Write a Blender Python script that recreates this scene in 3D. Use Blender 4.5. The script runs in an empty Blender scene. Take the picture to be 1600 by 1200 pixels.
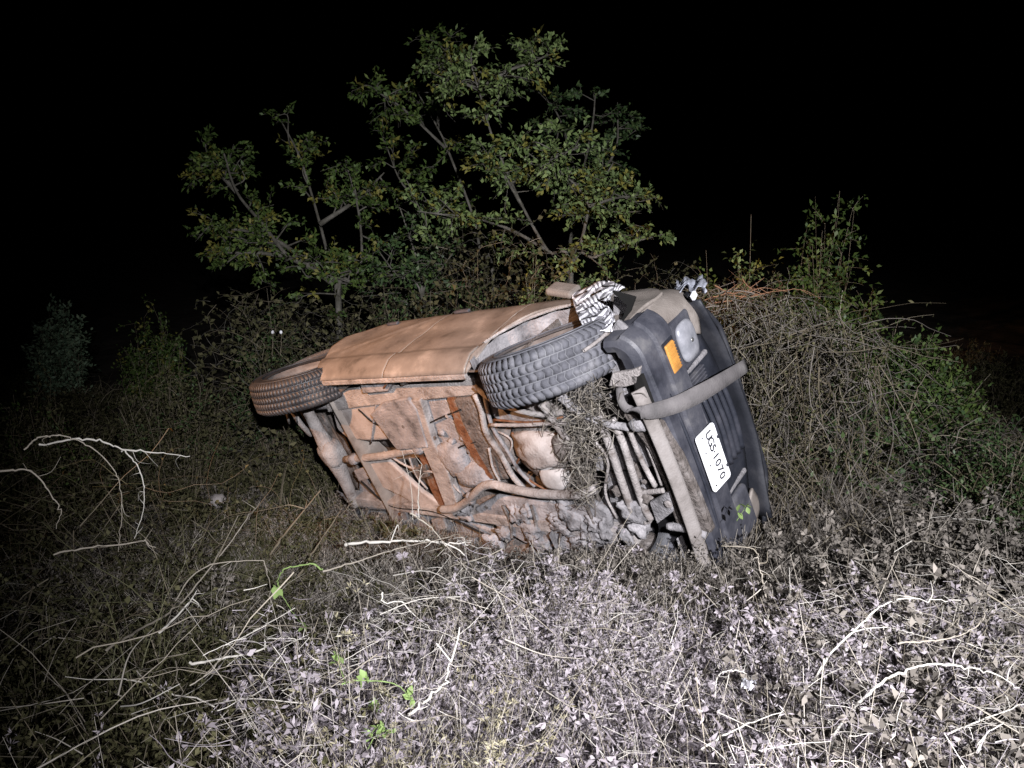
import bpy, bmesh, math, random
import numpy as np
from mathutils import Matrix, Vector, noise as mnoise

rng = np.random.default_rng(11)
random.seed(5)
S = bpy.context.scene
COL = S.collection

# ------------------------------------------------------------------ camera, world, lights, exposure
PITCH = math.radians(12)
cam_d = bpy.data.cameras.new("camera"); cam = bpy.data.objects.new("camera", cam_d); COL.objects.link(cam)
cam_d.sensor_width = 36; cam_d.lens = 1250 / 1600 * 36
cam_d.clip_start = 0.05; cam_d.clip_end = 600
cam.location = (0, 0, 1.6); cam.rotation_euler = (math.pi / 2 - PITCH, 0, 0)
S.camera = cam

world = bpy.data.worlds.new("World"); S.world = world; world.use_nodes = True
wn = world.node_tree.nodes; wl = world.node_tree.links
sky = wn.new("ShaderNodeTexSky"); sky.sky_type = 'NISHITA'; sky.sun_disc = False
sky.sun_elevation = math.radians(-6); sky.sun_rotation = math.radians(150)
wl.new(sky.outputs[0], wn["Background"].inputs[0]); wn["Background"].inputs[1].default_value = 0.05

moon_d = bpy.data.lights.new("moon", 'SUN'); moon = bpy.data.objects.new("moon", moon_d); COL.objects.link(moon)
moon_d.energy = 0.004; moon_d.angle = math.radians(0.5); moon_d.color = (0.75, 0.85, 1.0)
moon.rotation_euler = (math.radians(35), 0, math.radians(30))

def aim(o, target):
    d = Vector(target) - o.location
    o.rotation_euler = d.to_track_quat('-Z', 'Y').to_euler()

def spot(name, loc, target, power, color, deg, blend, size):
    d = bpy.data.lights.new(name, 'SPOT'); o = bpy.data.objects.new(name, d); COL.objects.link(o)
    o.location = loc; d.energy = power; d.color = color; d.spot_size = math.radians(deg)
    d.spot_blend = blend; d.shadow_soft_size = size; aim(o, target); return o

# the white torch held up beside the photographer, and the amber lamp standing off on the left of the road
spot("white_torch", (0.85, -2.4, 2.7), (0.66, 6.0, 0.78), 6400, (0.95, 0.95, 1.0), 60, 1.0, 0.04)
spot("foreground_fill", (0.30, -0.3, 2.05), (0.26, 2.0, 0.20), 360, (0.98, 0.94, 1.0), 58, 1.0, 0.07)  # added fill spot that brightens the near weeds, no such lamp seen
spot("amber_lamp", (-5.5, 1.5, 2.7), (-0.80, 5.7, 0.65), 3300, (1.0, 0.47, 0.20), 31, 1.0, 0.06)

S.view_settings.view_transform = 'Standard'; S.view_settings.look = 'None'
S.view_settings.gamma = 1; S.view_settings.use_curve_mapping = False; S.view_settings.exposure = 0
S.render.engine = 'CYCLES'

# ------------------------------------------------------------------ pixel -> place helpers (all give real 3D points)
F = 1250.0
CW = np.array([[1, 0, 0], [0, -math.sin(PITCH), math.cos(PITCH)], [0, -math.cos(PITCH), -math.sin(PITCH)]])
def _rod(r):
    t = np.linalg.norm(r); k = r / t
    K = np.array([[0, -k[2], k[1]], [k[2], 0, -k[0]], [-k[1], k[0], 0]])
    return np.eye(3) + math.sin(t) * K + (1 - math.cos(t)) * K @ K
RC = _rod(np.array([0.507, 0.743, -0.232])); TC = np.array([-0.693, 0.747, 5.487])
def at(px, py, Y):
    d = CW @ np.array([(px - 800) / F, (py - 600) / F, 1.0])
    return d * Y / d[1] + np.array([0, 0, 1.6])
def cpt(px, py, ax, c):
    """point on the vehicle's own plane (axis ax = c) in vehicle coordinates"""
    d = RC.T @ np.array([(px - 800) / F, (py - 600) / F, 1.0]); o = -RC.T @ TC
    return o + d * (c - o[ax]) / d[ax]
def U(px, py, z): return cpt(px, py, 2, z)
def G(x, y):
    """ground height"""
    x = np.asarray(x, float); y = np.asarray(y, float)
    g = 0.08 - 0.2 * np.clip(y - 0.8, 0, 6.5)
    g = g + 0.75 * np.exp(-((x - 3.4) / 1.5) ** 2 - ((y - 6.3) / 1.5) ** 2)
    g = g + 0.05 * np.sin(x * 2.1 + 1) * np.cos(y * 1.7) + 0.03 * np.sin(x * 5.3 + y * 3.1)
    g = g + 0.7 * np.clip((y - 10) / 10, 0, 1) * np.clip((x - 1) / 4, 0, 1)
    return g

# ------------------------------------------------------------------ materials
def ramp_mat(name, cols, scale=6, rough=0.9, bump=0.0, bscale=60, island=0.0, detail=6, spec=0.2, metal=0.0, trans=0.0, pos=None, coat=0.0):
    m = bpy.data.materials.new(name); m.use_nodes = True
    n = m.node_tree.nodes; l = m.node_tree.links; b = n["Principled BSDF"]
    tc = n.new("ShaderNodeTexCoord"); nz = n.new("ShaderNodeTexNoise")
    nz.inputs["Scale"].default_value = scale; nz.inputs["Detail"].default_value = detail; nz.inputs["Roughness"].default_value = 0.62
    l.new(tc.outputs["Object"], nz.inputs["Vector"])
    r = n.new("ShaderNodeValToRGB"); e = r.color_ramp.elements
    k = len(cols); lo, hi = 0.3, 0.7
    e[0].position = lo; e[0].color = (*cols[0], 1); e[1].position = hi; e[1].color = (*cols[-1], 1)
    for i in range(1, k - 1):
        q = e.new(pos[i] if pos else lo + (hi - lo) * i / (k - 1)); q.color = (*cols[i], 1)
    src = nz.outputs["Fac"]
    if island > 0:
        g = n.new("ShaderNodeNewGeometry"); mx = n.new("ShaderNodeMix"); mx.data_type = 'FLOAT'
        mx.inputs[0].default_value = island; l.new(src, mx.inputs[2])
        mr = n.new("ShaderNodeMapRange"); mr.inputs[3].default_value = 0.25; mr.inputs[4].default_value = 0.75
        l.new(g.outputs["Random Per Island"], mr.inputs[0]); l.new(mr.outputs[0], mx.inputs[3]); src = mx.outputs[0]
    l.new(src, r.inputs[0]); l.new(r.outputs[0], b.inputs["Base Color"])
    b.inputs["Roughness"].default_value = rough; b.inputs["Specular IOR Level"].default_value = spec
    b.inputs["Metallic"].default_value = metal
    if coat: b.inputs["Coat Weight"].default_value = coat; b.inputs["Coat Roughness"].default_value = 0.25
    if bump > 0:
        n2 = n.new("ShaderNodeTexNoise"); n2.inputs["Scale"].default_value = bscale; n2.inputs["Detail"].default_value = 6
        l.new(tc.outputs["Object"], n2.inputs["Vector"])
        bp = n.new("ShaderNodeBump"); bp.inputs["Strength"].default_value = bump; bp.inputs["Distance"].default_value = 0.02
        l.new(n2.outputs["Fac"], bp.inputs["Height"]); l.new(bp.outputs[0], b.inputs["Normal"])
    if trans > 0:
        t = n.new("ShaderNodeBsdfTranslucent"); l.new(r.outputs[0], t.inputs[0])
        ms = n.new("ShaderNodeMixShader"); ms.inputs[0].default_value = trans
        l.new(b.outputs[0], ms.inputs[1]); l.new(t.outputs[0], ms.inputs[2]); l.new(ms.outputs[0], n["Material Output"].inputs[0])
    return m
M = {}
M['soil'] = ramp_mat('soil', [(.016, .013, .010), (.038, .031, .025), (.075, .064, .054)], 3, .98, .8, 25)
M['far_soil'] = M['soil']
M['paint'] = ramp_mat('dusty_paint', [(.085, .072, .062), (.155, .133, .118), (.19, .165, .147), (.29, .255, .23)], 4.5, .6, .2, 90, spec=.35, coat=.15)
M['under'] = ramp_mat('underbody_dust', [(.06, .056, .057), (.17, .162, .167), (.23, .218, .224), (.32, .303, .31)], 7, .95, .6, 60)
M['under_b'] = ramp_mat('underbody_mud_shade', [(.03, .025, .021), (.085, .072, .065), (.13, .113, .105), (.22, .20, .19)], 9, .97, .9, 45)  # mud tone, also darkened for the shade between underbody parts
M['rail'] = ramp_mat('rail_dust', [(.10, .08, .07), (.22, .198, .19), (.28, .255, .245), (.38, .35, .34)], 8, .9, .6, 70)
M['rust'] = ramp_mat('rust', [(.05, .02, .010), (.14, .06, .028), (.17, .13, .105)], 14, .9, .5, 90)
M['tank'] = ramp_mat('tank_dust', [(.17, .14, .125), (.30, .265, .25), (.36, .325, .31)], 6, .85, .4, 60)
M['rubber'] = ramp_mat('dusty_rubber', [(.05, .05, .058), (.095, .095, .108), (.16, .157, .168)], 9, .8, .3, 120, spec=.35)
M['rubber_dark'] = ramp_mat('tyre_groove', [(.09, .09, .098), (.13, .13, .14), (.18, .18, .187)], 9, .85, .3, 120)
M['rubber_rear'] = ramp_mat('worn_rubber', [(.022, .022, .024), (.042, .041, .044), (.09, .083, .08)], 5, .5, .25, 60, spec=.5)
M['rim'] = ramp_mat('rim_dust', [(.09, .075, .068), (.16, .14, .13), (.22, .20, .185)], 8, .6, .2, 60, spec=.4)
M['steel'] = ramp_mat('bright_steel', [(.45, .44, .43), (.6, .6, .6)], 8, .3, 0, 60, metal=.9)
M['plastic'] = ramp_mat('bumper_plastic', [(.016, .017, .023), (.036, .037, .047), (.062, .062, .073), (.12, .116, .12)], 4.5, .55, .12, 80, spec=.4)
M['plastic_dark'] = ramp_mat('grille_plastic', [(.010, .011, .016), (.02, .022, .03), (.045, .045, .055)], 5, .5, .1, 80, spec=.4)
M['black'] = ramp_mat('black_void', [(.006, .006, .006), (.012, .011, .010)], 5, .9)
M['valance'] = ramp_mat('valance_dust', [(.10, .088, .08), (.20, .18, .17), (.25, .23, .22)], 5, .85, .25, 80)
M['bar'] = ramp_mat('bracket_dust', [(.08, .075, .075), (.125, .115, .115), (.17, .16, .155)], 5, .8, .2, 80)
M['amber'] = ramp_mat('amber_lens', [(.22, .10, .03), (.40, .19, .045), (.50, .25, .06)], 12, .5, .05, 60, spec=.5)
M['hoodp'] = ramp_mat('dark_dusty_hood', [(.008, .009, .012), (.016, .017, .022), (.04, .04, .045)], 4, .55, .1, 80, spec=.4)
M['lens'] = ramp_mat('dusty_headlight_glass', [(.13, .135, .15), (.22, .22, .24), (.32, .32, .34)], 8, .28, .05, 60, spec=.7)
M['plate'] = ramp_mat('number_plate_white', [(.80, .81, .82), (.88, .88, .88)], 10, .35, .03, 90, spec=.5)
M['ink'] = ramp_mat('plate_ink', [(.012, .012, .015), (.05, .05, .06)], 60, .6)
M['rag'] = ramp_mat('pale_rag', [(.22, .23, .27), (.36, .37, .42)], 10, .9, .3, 60)
M['glass'] = ramp_mat('window_glass', [(.01, .012, .012), (.03, .03, .03)], 5, .12, 0, spec=.6)
M['sump'] = ramp_mat('pale_metal', [(.20, .18, .17), (.34, .315, .305), (.40, .38, .37)], 6, .8, .2, 60)
# plants
M['leaf_tree'] = ramp_mat('tree_leaf', [(.028, .048, .012), (.060, .100, .024), (.12, .155, .04)], 1.5, .55, island=.55, trans=.25, spec=.3)
M['leaf_dusty'] = ramp_mat('dusty_tree_leaf', [(.055, .080, .028), (.105, .150, .050), (.17, .215, .080)], 1.5, .6, island=.55, trans=.22, spec=.3)
M['leaf_yellow'] = ramp_mat('yellowing_leaf', [(.08, .08, .018), (.15, .15, .03), (.22, .19, .05)], 2.5, .6, island=.6, trans=.3, spec=.3)
M['leaf_dark'] = ramp_mat('dark_leaf', [(.020, .038, .014), (.045, .080, .028), (.09, .12, .045)], 2, .5, island=.6, trans=.2, spec=.3)
M['leaf_blue_lit'] = ramp_mat('bluish_lit_leaf', [(.10, .16, .10), (.18, .26, .17), (.26, .32, .2)], 2, .5, island=.6, trans=.2, spec=.3)  # tone raised, the light on this bush is put into its leaves
M['bark'] = ramp_mat('bark', [(.035, .032, .025), (.075, .070, .058), (.13, .12, .105)], 9, .9, .6, 50)
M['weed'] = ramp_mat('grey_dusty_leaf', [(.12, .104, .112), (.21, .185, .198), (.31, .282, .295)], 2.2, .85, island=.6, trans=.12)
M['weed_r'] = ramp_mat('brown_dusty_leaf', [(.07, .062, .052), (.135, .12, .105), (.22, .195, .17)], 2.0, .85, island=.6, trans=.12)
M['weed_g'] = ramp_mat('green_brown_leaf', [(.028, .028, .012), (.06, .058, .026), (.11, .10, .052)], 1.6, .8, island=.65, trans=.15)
M['straw'] = ramp_mat('straw', [(.11, .095, .07), (.21, .185, .15), (.36, .33, .29)], 1.5, .7, island=.8)
M['straw_pale'] = ramp_mat('pale_straw', [(.28, .26, .23), (.44, .42, .38)], 3, .6, island=.5)
M['straw_dim'] = ramp_mat('brown_straw', [(.06, .048, .03), (.12, .10, .07), (.20, .175, .13)], 1.5, .8, island=.8)
M['leaf_tan'] = ramp_mat('tan_leaf', [(.11, .098, .055), (.19, .17, .11), (.28, .26, .19)], 3, .8, island=.6, trans=.15)
M['grass'] = ramp_mat('olive_grass', [(.04, .042, .018), (.085, .085, .042), (.16, .15, .09)], 1.5, .6, island=.7, trans=.2)
M['vine'] = ramp_mat('fresh_green_leaf', [(.11, .17, .05), (.22, .30, .11)], 20, .5, island=.5, trans=.25)
M['orange_lit_twig'] = ramp_mat('amber_lit_twig', [(.14, .07, .04), (.24, .13, .075)], 6, .8, island=.6)  # amber light on the twigs put into their colour
M['flower'] = ramp_mat('white_petal_highlight', [(.72, .72, .76), (.85, .85, .88)], 6, .6, trans=.2)  # petals; also the white of the corner highlight and the stalk glints

# ------------------------------------------------------------------ object helpers
def tag(o, label=None, cat=None, group=None, kind=None):
    if label: o['label'] = label
    if cat: o['category'] = cat
    if group: o['group'] = group
    if kind: o['kind'] = kind
    return o
def empty(name, label, cat, loc=(0, 0, 0), group=None):
    o = bpy.data.objects.new(name, None); COL.objects.link(o); o.location = loc
    o.empty_display_size = 0.2
    return tag(o, label, cat, group)
def link(name, me, mat, parent=None, smooth=False):
    o = bpy.data.objects.new(name, me); COL.objects.link(o)
    if mat is not None and not me.materials: me.materials.append(mat)
    if smooth and len(me.polygons): me.polygons.foreach_set('use_smooth', [True] * len(me.polygons)); me.update()
    if parent: o.parent = parent
    return o
def np_mesh(name, V, Q, T=None, mi=None):
    me = bpy.data.meshes.new(name)
    V = np.asarray(V, np.float32); nq = 0 if Q is None else len(Q); nt = 0 if T is None else len(T)
    me.vertices.add(len(V)); me.vertices.foreach_set('co', V.ravel())
    idx = []; st = []
    if nq: idx.append(np.asarray(Q, np.int32).ravel()); st.append(np.arange(nq) * 4)
    if nt: idx.append(np.asarray(T, np.int32).ravel()); st.append(nq * 4 + np.arange(nt) * 3)
    idx = np.concatenate(idx); st = np.concatenate(st)
    me.loops.add(len(idx)); me.loops.foreach_set('vertex_index', idx)
    me.polygons.add(nq + nt); me.polygons.foreach_set('loop_start', st.astype(np.int32))
    if mi is not None: me.polygons.foreach_set('material_index', np.asarray(mi, np.int32))
    me.update(calc_edges=True)
    return me
def bm_obj(name, bm, mat, parent=None, smooth=False, bevel=0, seg=2, recalc=True):
    if recalc: bmesh.ops.recalc_face_normals(bm, faces=bm.faces)
    me = bpy.data.meshes.new(name); bm.to_mesh(me); bm.free()
    o = link(name, me, mat, parent, smooth)
    if bevel:
        b = o.modifiers.new('bevel', 'BEVEL'); b.width = bevel; b.segments = seg; b.limit_method = 'ANGLE'; b.angle_limit = math.radians(35)
        w = o.modifiers.new('wn', 'WEIGHTED_NORMAL') if smooth else None
    return o
class Geo:
    """collects tubes and leaves in numpy, builds one mesh"""
    def __init__(s): s.V = []; s.Q = []; s.n = 0; s.M = []
    def add(s, V, Q, mi=0):
        s.V.append(V); s.Q.append(np.asarray(Q) + s.n); s.n += len(V); s.M.append(np.full(len(Q), mi))
    def tube(s, P, r, sides=4, mi=0):
        P = np.asarray(P, float); k = len(P); r = np.broadcast_to(np.asarray(r, float), (k,))
        T = np.gradient(P, axis=0); T /= np.linalg.norm(T, axis=1)[:, None] + 1e-9
        up = np.where(np.abs(T[:, 2:3]) > .9, [[1., 0, 0]], [[0, 0, 1.]]) if False else np.tile([0.31, 0.17, 0.93], (k, 1))
        if abs(T[:, :] @ up[0]).max() > .97: up = np.tile([0.93, -.3, 0.2], (k, 1))
        A = np.cross(T, up); A /= np.linalg.norm(A, axis=1)[:, None] + 1e-9; B = np.cross(T, A)
        a = np.arange(sides) * 2 * math.pi / sides
        V = (P[:, None] + r[:, None, None] * (np.cos(a)[None, :, None] * A[:, None] + np.sin(a)[None, :, None] * B[:, None])).reshape(-1, 3)
        i = np.arange(k - 1)[:, None] * sides; j = np.arange(sides)[None]; j2 = (j + 1) % sides
        s.add(V, np.stack([i + j, i + j2, i + sides + j2, i + sides + j], -1).reshape(-1, 4), mi)
    def leaves(s, P, D, L, W, mi=0, fold=.35, N=None):
        """rhomb leaves: base P, unit direction D, length L, width W"""
        P = np.asarray(P, float); n = len(P)
        if n == 0: return
        D = D / (np.linalg.norm(D, axis=1)[:, None] + 1e-9)
        if N is None: N = rng.normal(size=(n, 3)) + [0, 0, 1.2]
        A = np.cross(D, N); A /= np.linalg.norm(A, axis=1)[:, None] + 1e-9; B = np.cross(A, D)
        L = np.broadcast_to(L, (n,))[:, None]; W = np.broadcast_to(W, (n,))[:, None]
        mid = P + D * L * .5
        V = np.stack([P, mid + A * W * .5 + B * W * fold, P + D * L - B * L * .12, mid - A * W * .5 + B * W * fold], 1).reshape(-1, 3)
        s.add(V, np.arange(n)[:, None] * 4 + np.arange(4)[None], mi)
    def ribbon(s, P, W, mi=0, A=None):
        P = np.asarray(P, float); k = len(P); W = np.broadcast_to(W, (k,))
        T = np.gradient(P, axis=0)
        if A is None: A = rng.normal(size=3)
        A = np.cross(T, A); A /= np.linalg.norm(A, axis=1)[:, None] + 1e-9
        V = np.stack([P - A * W[:, None] / 2, P + A * W[:, None] / 2], 1).reshape(-1, 3)
        i = np.arange(k - 1)[:, None] * 2
        s.add(V, i + np.array([[0, 1, 3, 2]]), mi)
    def mesh(s, name, mats):
        me = np_mesh(name, np.concatenate(s.V), np.concatenate(s.Q), mi=np.concatenate(s.M))
        for m in mats: me.materials.append(m)
        return me
    def obj(s, name, mats, parent=None):
        if not isinstance(mats, (list, tuple)): mats = [mats]
        return link(name, s.mesh(name, mats), None, parent)
def spline(P, n=8):
    """Catmull-Rom through the points"""
    P = np.asarray(P, float)
    if len(P) < 3: 
        t = np.linspace(0, 1, n)[:, None]; return P[0] * (1 - t) + P[-1] * t
    E = np.vstack([2 * P[0] - P[1], P, 2 * P[-1] - P[-2]]); out = []
    for i in range(1, len(E) - 2):
        t = np.linspace(0, 1, n, endpoint=False)[:, None]; a, b, c, d = E[i - 1:i + 3]
        out.append(.5 * (2 * b + (c - a) * t + (2 * a - 5 * b + 4 * c - d) * t * t + (3 * b - a - 3 * c + d) * t ** 3))
    out.append(P[-1:]); return np.vstack(out)

# ------------------------------------------------------------------ ground
def build_ground():
    xs = np.concatenate([np.linspace(-220, -12, 30, endpoint=False), np.linspace(-12, 12, 170), np.linspace(12, 220, 30)[1:]])
    ys = np.concatenate([np.linspace(-60, -2, 12, endpoint=False), np.linspace(-2, 18, 150), np.linspace(18, 300, 30)[1:]])
    X, Y = np.meshgrid(xs, ys); Z = G(X, Y)
    near = (np.abs(X) < 12) & (Y > -2) & (Y < 18)
    Z = Z + near * (rng.normal(size=X.shape) * .012)
    V = np.stack([X, Y, Z], -1).reshape(-1, 3); nx = len(xs)
    i = (np.arange(len(ys) - 1)[:, None] * nx + np.arange(nx - 1)[None]).ravel()
    me = np_mesh('ground', V, np.stack([i, i + 1, i + nx + 1, i + nx], -1))
    o = link('ground', me, M['soil'], smooth=True); tag(o, kind='structure')
build_ground()

# ------------------------------------------------------------------ the overturned vehicle
CAR = empty('overturned_vehicle', 'dusty old utility vehicle lying on its side in the roadside ditch', 'vehicle')
MW = CW @ RC; TW = CW @ TC + np.array([0, 0, 1.6])
CAR.matrix_world = Matrix([[*MW[0], TW[0]], [*MW[1], TW[1]], [*MW[2], TW[2]], [0, 0, 0, 1]])
def carpt(p): return MW @ np.asarray(p) + TW

YP = [(.215, -.775), (.25, -.815), (.33, -.862), (.40, -.868), (.43, -.853), (.60, -.872), (.80, -.878), (.95, -.865), (1.03, -.842), (1.07, -.800), (1.09, -.755)]
def yprof(z): return np.interp(z, [a for a, b in YP], [b for a, b in YP])
def dent(x, z):
    """shape of the knocks in the sheet metal (positive = pushed in)"""
    d = .030 * np.exp(-((x + .55) / .30) ** 2 - ((z - .80) / .16) ** 2)
    d += .022 * np.exp(-((x - .35) / .35) ** 2 - ((z - .72) / .13) ** 2)
    s = (x + .75) * .55 + (z - .55) * -.85           # crease running diagonally over the rear door
    d -= .012 * np.exp(-(s / .025) ** 2) * np.exp(-((x + .45) / .3) ** 2)
    d += .008 * np.sin(9 * x + 3 * z) * np.exp(-((z - .7) / .25) ** 2)
    d += .02 * np.exp(-((x - 1.75) / .15) ** 2 - ((z - .85) / .1) ** 2)
    return d
WXF, WXR, WZ, WR = 1.30, -1.30, .36, .375
AX, AZ, AR = 1.28, .42, .47       # front arch
def panel(name, x0, x1, zb, zt, mat, nx=60, nz=34, side=-1, th=.02, dfun=dent, parent=CAR):
    X = np.linspace(x0, x1, nx)
    V = []
    for x in X:
        b, t = zb(x), zt(x)
        for k in range(nz):
            z = b + (t - b) * k / (nz - 1)
            y = yprof(z) + (dfun(x, z) if dfun else 0)
            V.append((x, y if side < 0 else -yprof(z), z))
    i = (np.arange(nx - 1)[:, None] * nz + np.arange(nz - 1)[None]).ravel()
    me = np_mesh(name, V, np.stack([i, i + 1, i + nz + 1, i + nz], -1))
    o = link(name, me, mat, parent, smooth=True)
    s = o.modifiers.new('solid', 'SOLIDIFY'); s.thickness = th; s.offset = 0
    return o
def archz(x, base=.225, cx=AX, cz=AZ, r=AR):
    d = r * r - (x - cx) ** 2
    return max(base, cz + math.sqrt(d)) if d > 0 else base
def topz(x): return float(np.interp(x, [-1.02, -.86, -.74, -.4, 0, .65, 1.1, 1.4, 1.75, 1.95, 2.0], [.74, .90, 1.0, 1.045, 1.06, 1.085, 1.09, 1.085, 1.04, .97, .93]))
for side, nm in ((-1, 'R'), (1, 'L')):
    df = dent if side < 0 else None
    panel('rear_door', -1.02, -.005, lambda x: .225 + max(0, (-.80 - x)) * 1.7, topz, M['paint'], side=side, dfun=df)
    panel('front_door', .0, .80, lambda x: .225, topz, M['paint'], side=side, dfun=df)
    panel('front_fender', .805, 1.84, lambda x: archz(x) if x < AX + AR - .01 else .43, lambda x: topz(x) if x < 1.66 else topz(x) - .10 * (x - 1.66) / .2, M['paint'], nx=110, side=side, dfun=df)
    # arch lip
    g = Geo()
    a = np.linspace(math.radians(-20), math.radians(176), 40)
    P = np.stack([AX + (AR + .004) * np.cos(a), side * np.full(40, .868), AZ + (AR + .004) * np.sin(a)], 1)
    g.tube(P, .011, 6); link('arch_lip', g.mesh('arch_lip', [M['rail']]), None, CAR, True)
    # wheel arch liner
    V = []; n = 44
    for k in range(n):
        t = math.radians(-50 + 285 * k / (n - 1)) if False else math.radians(-5 + 205 * k / (n - 1))
        rr = AR + .012 * math.sin(k * 1.3)
        for j in range(8):
            V.append((AX + rr * math.cos(t), side * (.85 - .055 * j), AZ + rr * math.sin(t)))
    i = (np.arange(n - 1)[:, None] * 8 + np.arange(7)[None]).ravel()
    me = np_mesh('wheel_arch_liner', V, np.stack([i, i + 1, i + 9, i + 8], -1)); link('wheel_arch_liner', me, M['under'], CAR, True)

def grid_sheet(name, fn, nu, nv, mat, th=.015, parent=CAR, smooth=True):
    V = [fn(u / (nu - 1), v / (nv - 1)) for u in range(nu) for v in range(nv)]
    i = (np.arange(nu - 1)[:, None] * nv + np.arange(nv - 1)[None]).ravel()
    me = np_mesh(name, V, np.stack([i, i + 1, i + nv + 1, i + nv], -1)); o = link(name, me, mat, parent, smooth)
    if th: s = o.modifiers.new('solid', 'SOLIDIFY'); s.thickness = th; s.offset = 0
    return o
def boxo(name, c, d, mat, bevel=.01, rot=None, parent=CAR, seg=2):
    bm = bmesh.new(); bmesh.ops.create_cube(bm, size=1)
    m = Matrix.Translation(c) @ (rot.to_4x4() if rot else Matrix.Identity(4)) @ Matrix.Diagonal((*d, 1))
    bmesh.ops.transform(bm, matrix=m, verts=bm.verts); return bm_obj(name, bm, mat, parent, False, bevel, seg)
# hood, crushed cabin, rear body
grid_sheet('hood', lambda u, v: (.92 + 1.09 * u, -.76 + 1.52 * v, 1.085 + .045 * math.sin(math.pi * v) - .09 * u ** 3 * (1 - .9 * math.sin(math.pi * min(1, max(0, v)))) + .008 * math.sin(14 * v + 5 * u)), 24, 26, M['hoodp'])
def cabin_side(s):
    return lambda u, v: (-.93 + 1.75 * u - (.42 * v * u) + .12 * v * (1 - u), s * (.80 - .36 * v), 1.06 + .62 * v)
for s in (-1, 1):
    bm = bmesh.new(); fn = cabin_side(s)
    vs = [bm.verts.new(fn(*q)) for q in ((0, 0), (1, 0), (1, 1), (0, 1))]; f = bm.faces.new(vs)
    r = bmesh.ops.inset_region(bm, faces=[f], thickness=.05, depth=0)
    bmesh.ops.delete(bm, geom=[f], context='FACES')
    o = bm_obj('window_frame', bm, M['paint'], CAR); sm = o.modifiers.new('s', 'SOLIDIFY'); sm.thickness = .03
    grid_sheet('side_window', lambda u, v, fn=fn: fn(.04 + .92 * u, .07 + .86 * v), 6, 4, M['glass'], .004)
grid_sheet('roof', lambda u, v: (-.81 + 1.21 * u, -.44 + .88 * v, 1.685 + .03 * math.sin(math.pi * v) + .02 * math.sin(7 * u + 4 * v)), 14, 12, M['paint'])
grid_sheet('windscreen', lambda u, v: (.40 + .45 * (1 - u), (-.44 - .34 * (1 - u)) * (1 - 2 * v), 1.68 - .58 * (1 - u)), 8, 8, M['glass'], .006)
grid_sheet('cab_rear_wall', lambda u, v: (-.94 + .12 * max(0, u - .5) * 2, (-.82 + .38 * max(0, u - .5) * 2) * (1 - 2 * v), .30 + 1.38 * u), 12, 12, M['paint'], .02)
boxo('load_bed', (-1.48, 0, .76), (1.0, 1.12, .36), M['paint'], .03)
boxo('tailgate', (-1.995, 0, .76), (.025, 1.08, .33), M['paint'], .01)
# door furniture
boxo('door_handle', (.16, -.893, .955), (.15, .02, .03), M['plastic'], .006)
boxo('door_handle', (-.62, -.876, .93), (.13, .02, .03), M['plastic'], .006)
# side mirror folded up beyond the door
boxo('side_mirror', cpt(880, 453, 1, -.93), (.20, .05, .13), M['paint'], .02, Matrix.Rotation(.25, 3, 'Z'))

# ---- underside
def plate(name, poly, z, th, mat, bevel=.008, parent=CAR, warp=0.0):
    bm = bmesh.new(); vs = []
    for q in poly:
        zz = z if len(q) < 3 else q[2]
        p = U(q[0], q[1], zz); vs.append(bm.verts.new(p))
    f = bm.faces.new(vs)
    r = bmesh.ops.extrude_face_region(bm, geom=[f])
    vv = [g for g in r['geom'] if isinstance(g, bmesh.types.BMVert)]
    bmesh.ops.translate(bm, verts=vv, vec=(0, 0, th))
    return bm_obj(name, bm, mat, parent, False, bevel)
def pipe(name, path, r, mat, parent=CAR, sides=10, n=6, flat=None):
    P = np.array([U(*q) for q in path]); P = spline(P, n) if len(P) > 2 else P
    g = Geo(); rr = r if np.isscalar(r) else np.interp(np.linspace(0, 1, len(P)), np.linspace(0, 1, len(r)), r)
    g.tube(P, rr, sides); V = g.V[0]
    me = np_mesh(name, V, g.Q[0]); o = link(name, me, mat, parent, True)
    bm = bmesh.new(); bm.from_mesh(me); bmesh.ops.holes_fill(bm, edges=bm.edges, sides=sides + 1); bmesh.ops.recalc_face_normals(bm, faces=bm.faces); bm.to_mesh(me); bm.free()
    return o
def blob(name, c, d, mat, seed=0, amp=.08, parent=CAR, sub=3):
    bm = bmesh.new(); bmesh.ops.create_icosphere(bm, subdivisions=sub, radius=1)
    for v in bm.verts:
        p = v.co.copy(); q = Vector((math.copysign(abs(p.x) ** .75, p.x), math.copysign(abs(p.y) ** .75, p.y), math.copysign(abs(p.z) ** .75, p.z)))
        f = 1 + amp * mnoise.noise(p * 2.1 + Vector((seed, 0, 0)))
        v.co = Vector((q.x * d[0] * f, q.y * d[1] * f, q.z * d[2] * f)) + Vector(c)
    return bm_obj(name, bm, mat, parent, True)
def floor_fn(u, v):
    x = -.92 + 2.0 * u; y = -.79 + 1.58 * v
    z = .47 + .018 * math.sin(y * 26) * (1 if abs(y) < .6 else 0) + .015 * mnoise.noise(Vector((x * 4, y * 4, 1)))
    if abs(y) < .14: z += .07
    if abs(y) > .70: z -= .22 * (abs(y) - .70) / .09
    return (x, y, z)
grid_sheet('floor_pan', floor_fn, 60, 60, M['under_b'], .01)  # darker tone deepens the shade in the gaps in front of it
grid_sheet('bed_floor', lambda u, v: (-1.98 + 1.04 * u, -.55 + 1.1 * v, .575 + .012 * math.sin(u * 40)), 50, 20, M['under_b'], .01)
grid_sheet('firewall', lambda u, v: (1.08 + .02 * math.sin(6 * v), -.8 + 1.6 * v, .46 + .6 * u), 10, 16, M['under_b'], .01)
boxo('inner_wing', (1.5, -.42, .78), (.85, .03, .5), M['under'], .01)
boxo('inner_wing', (1.5, .42, .78), (.85, .03, .5), M['under'], .01)
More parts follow.
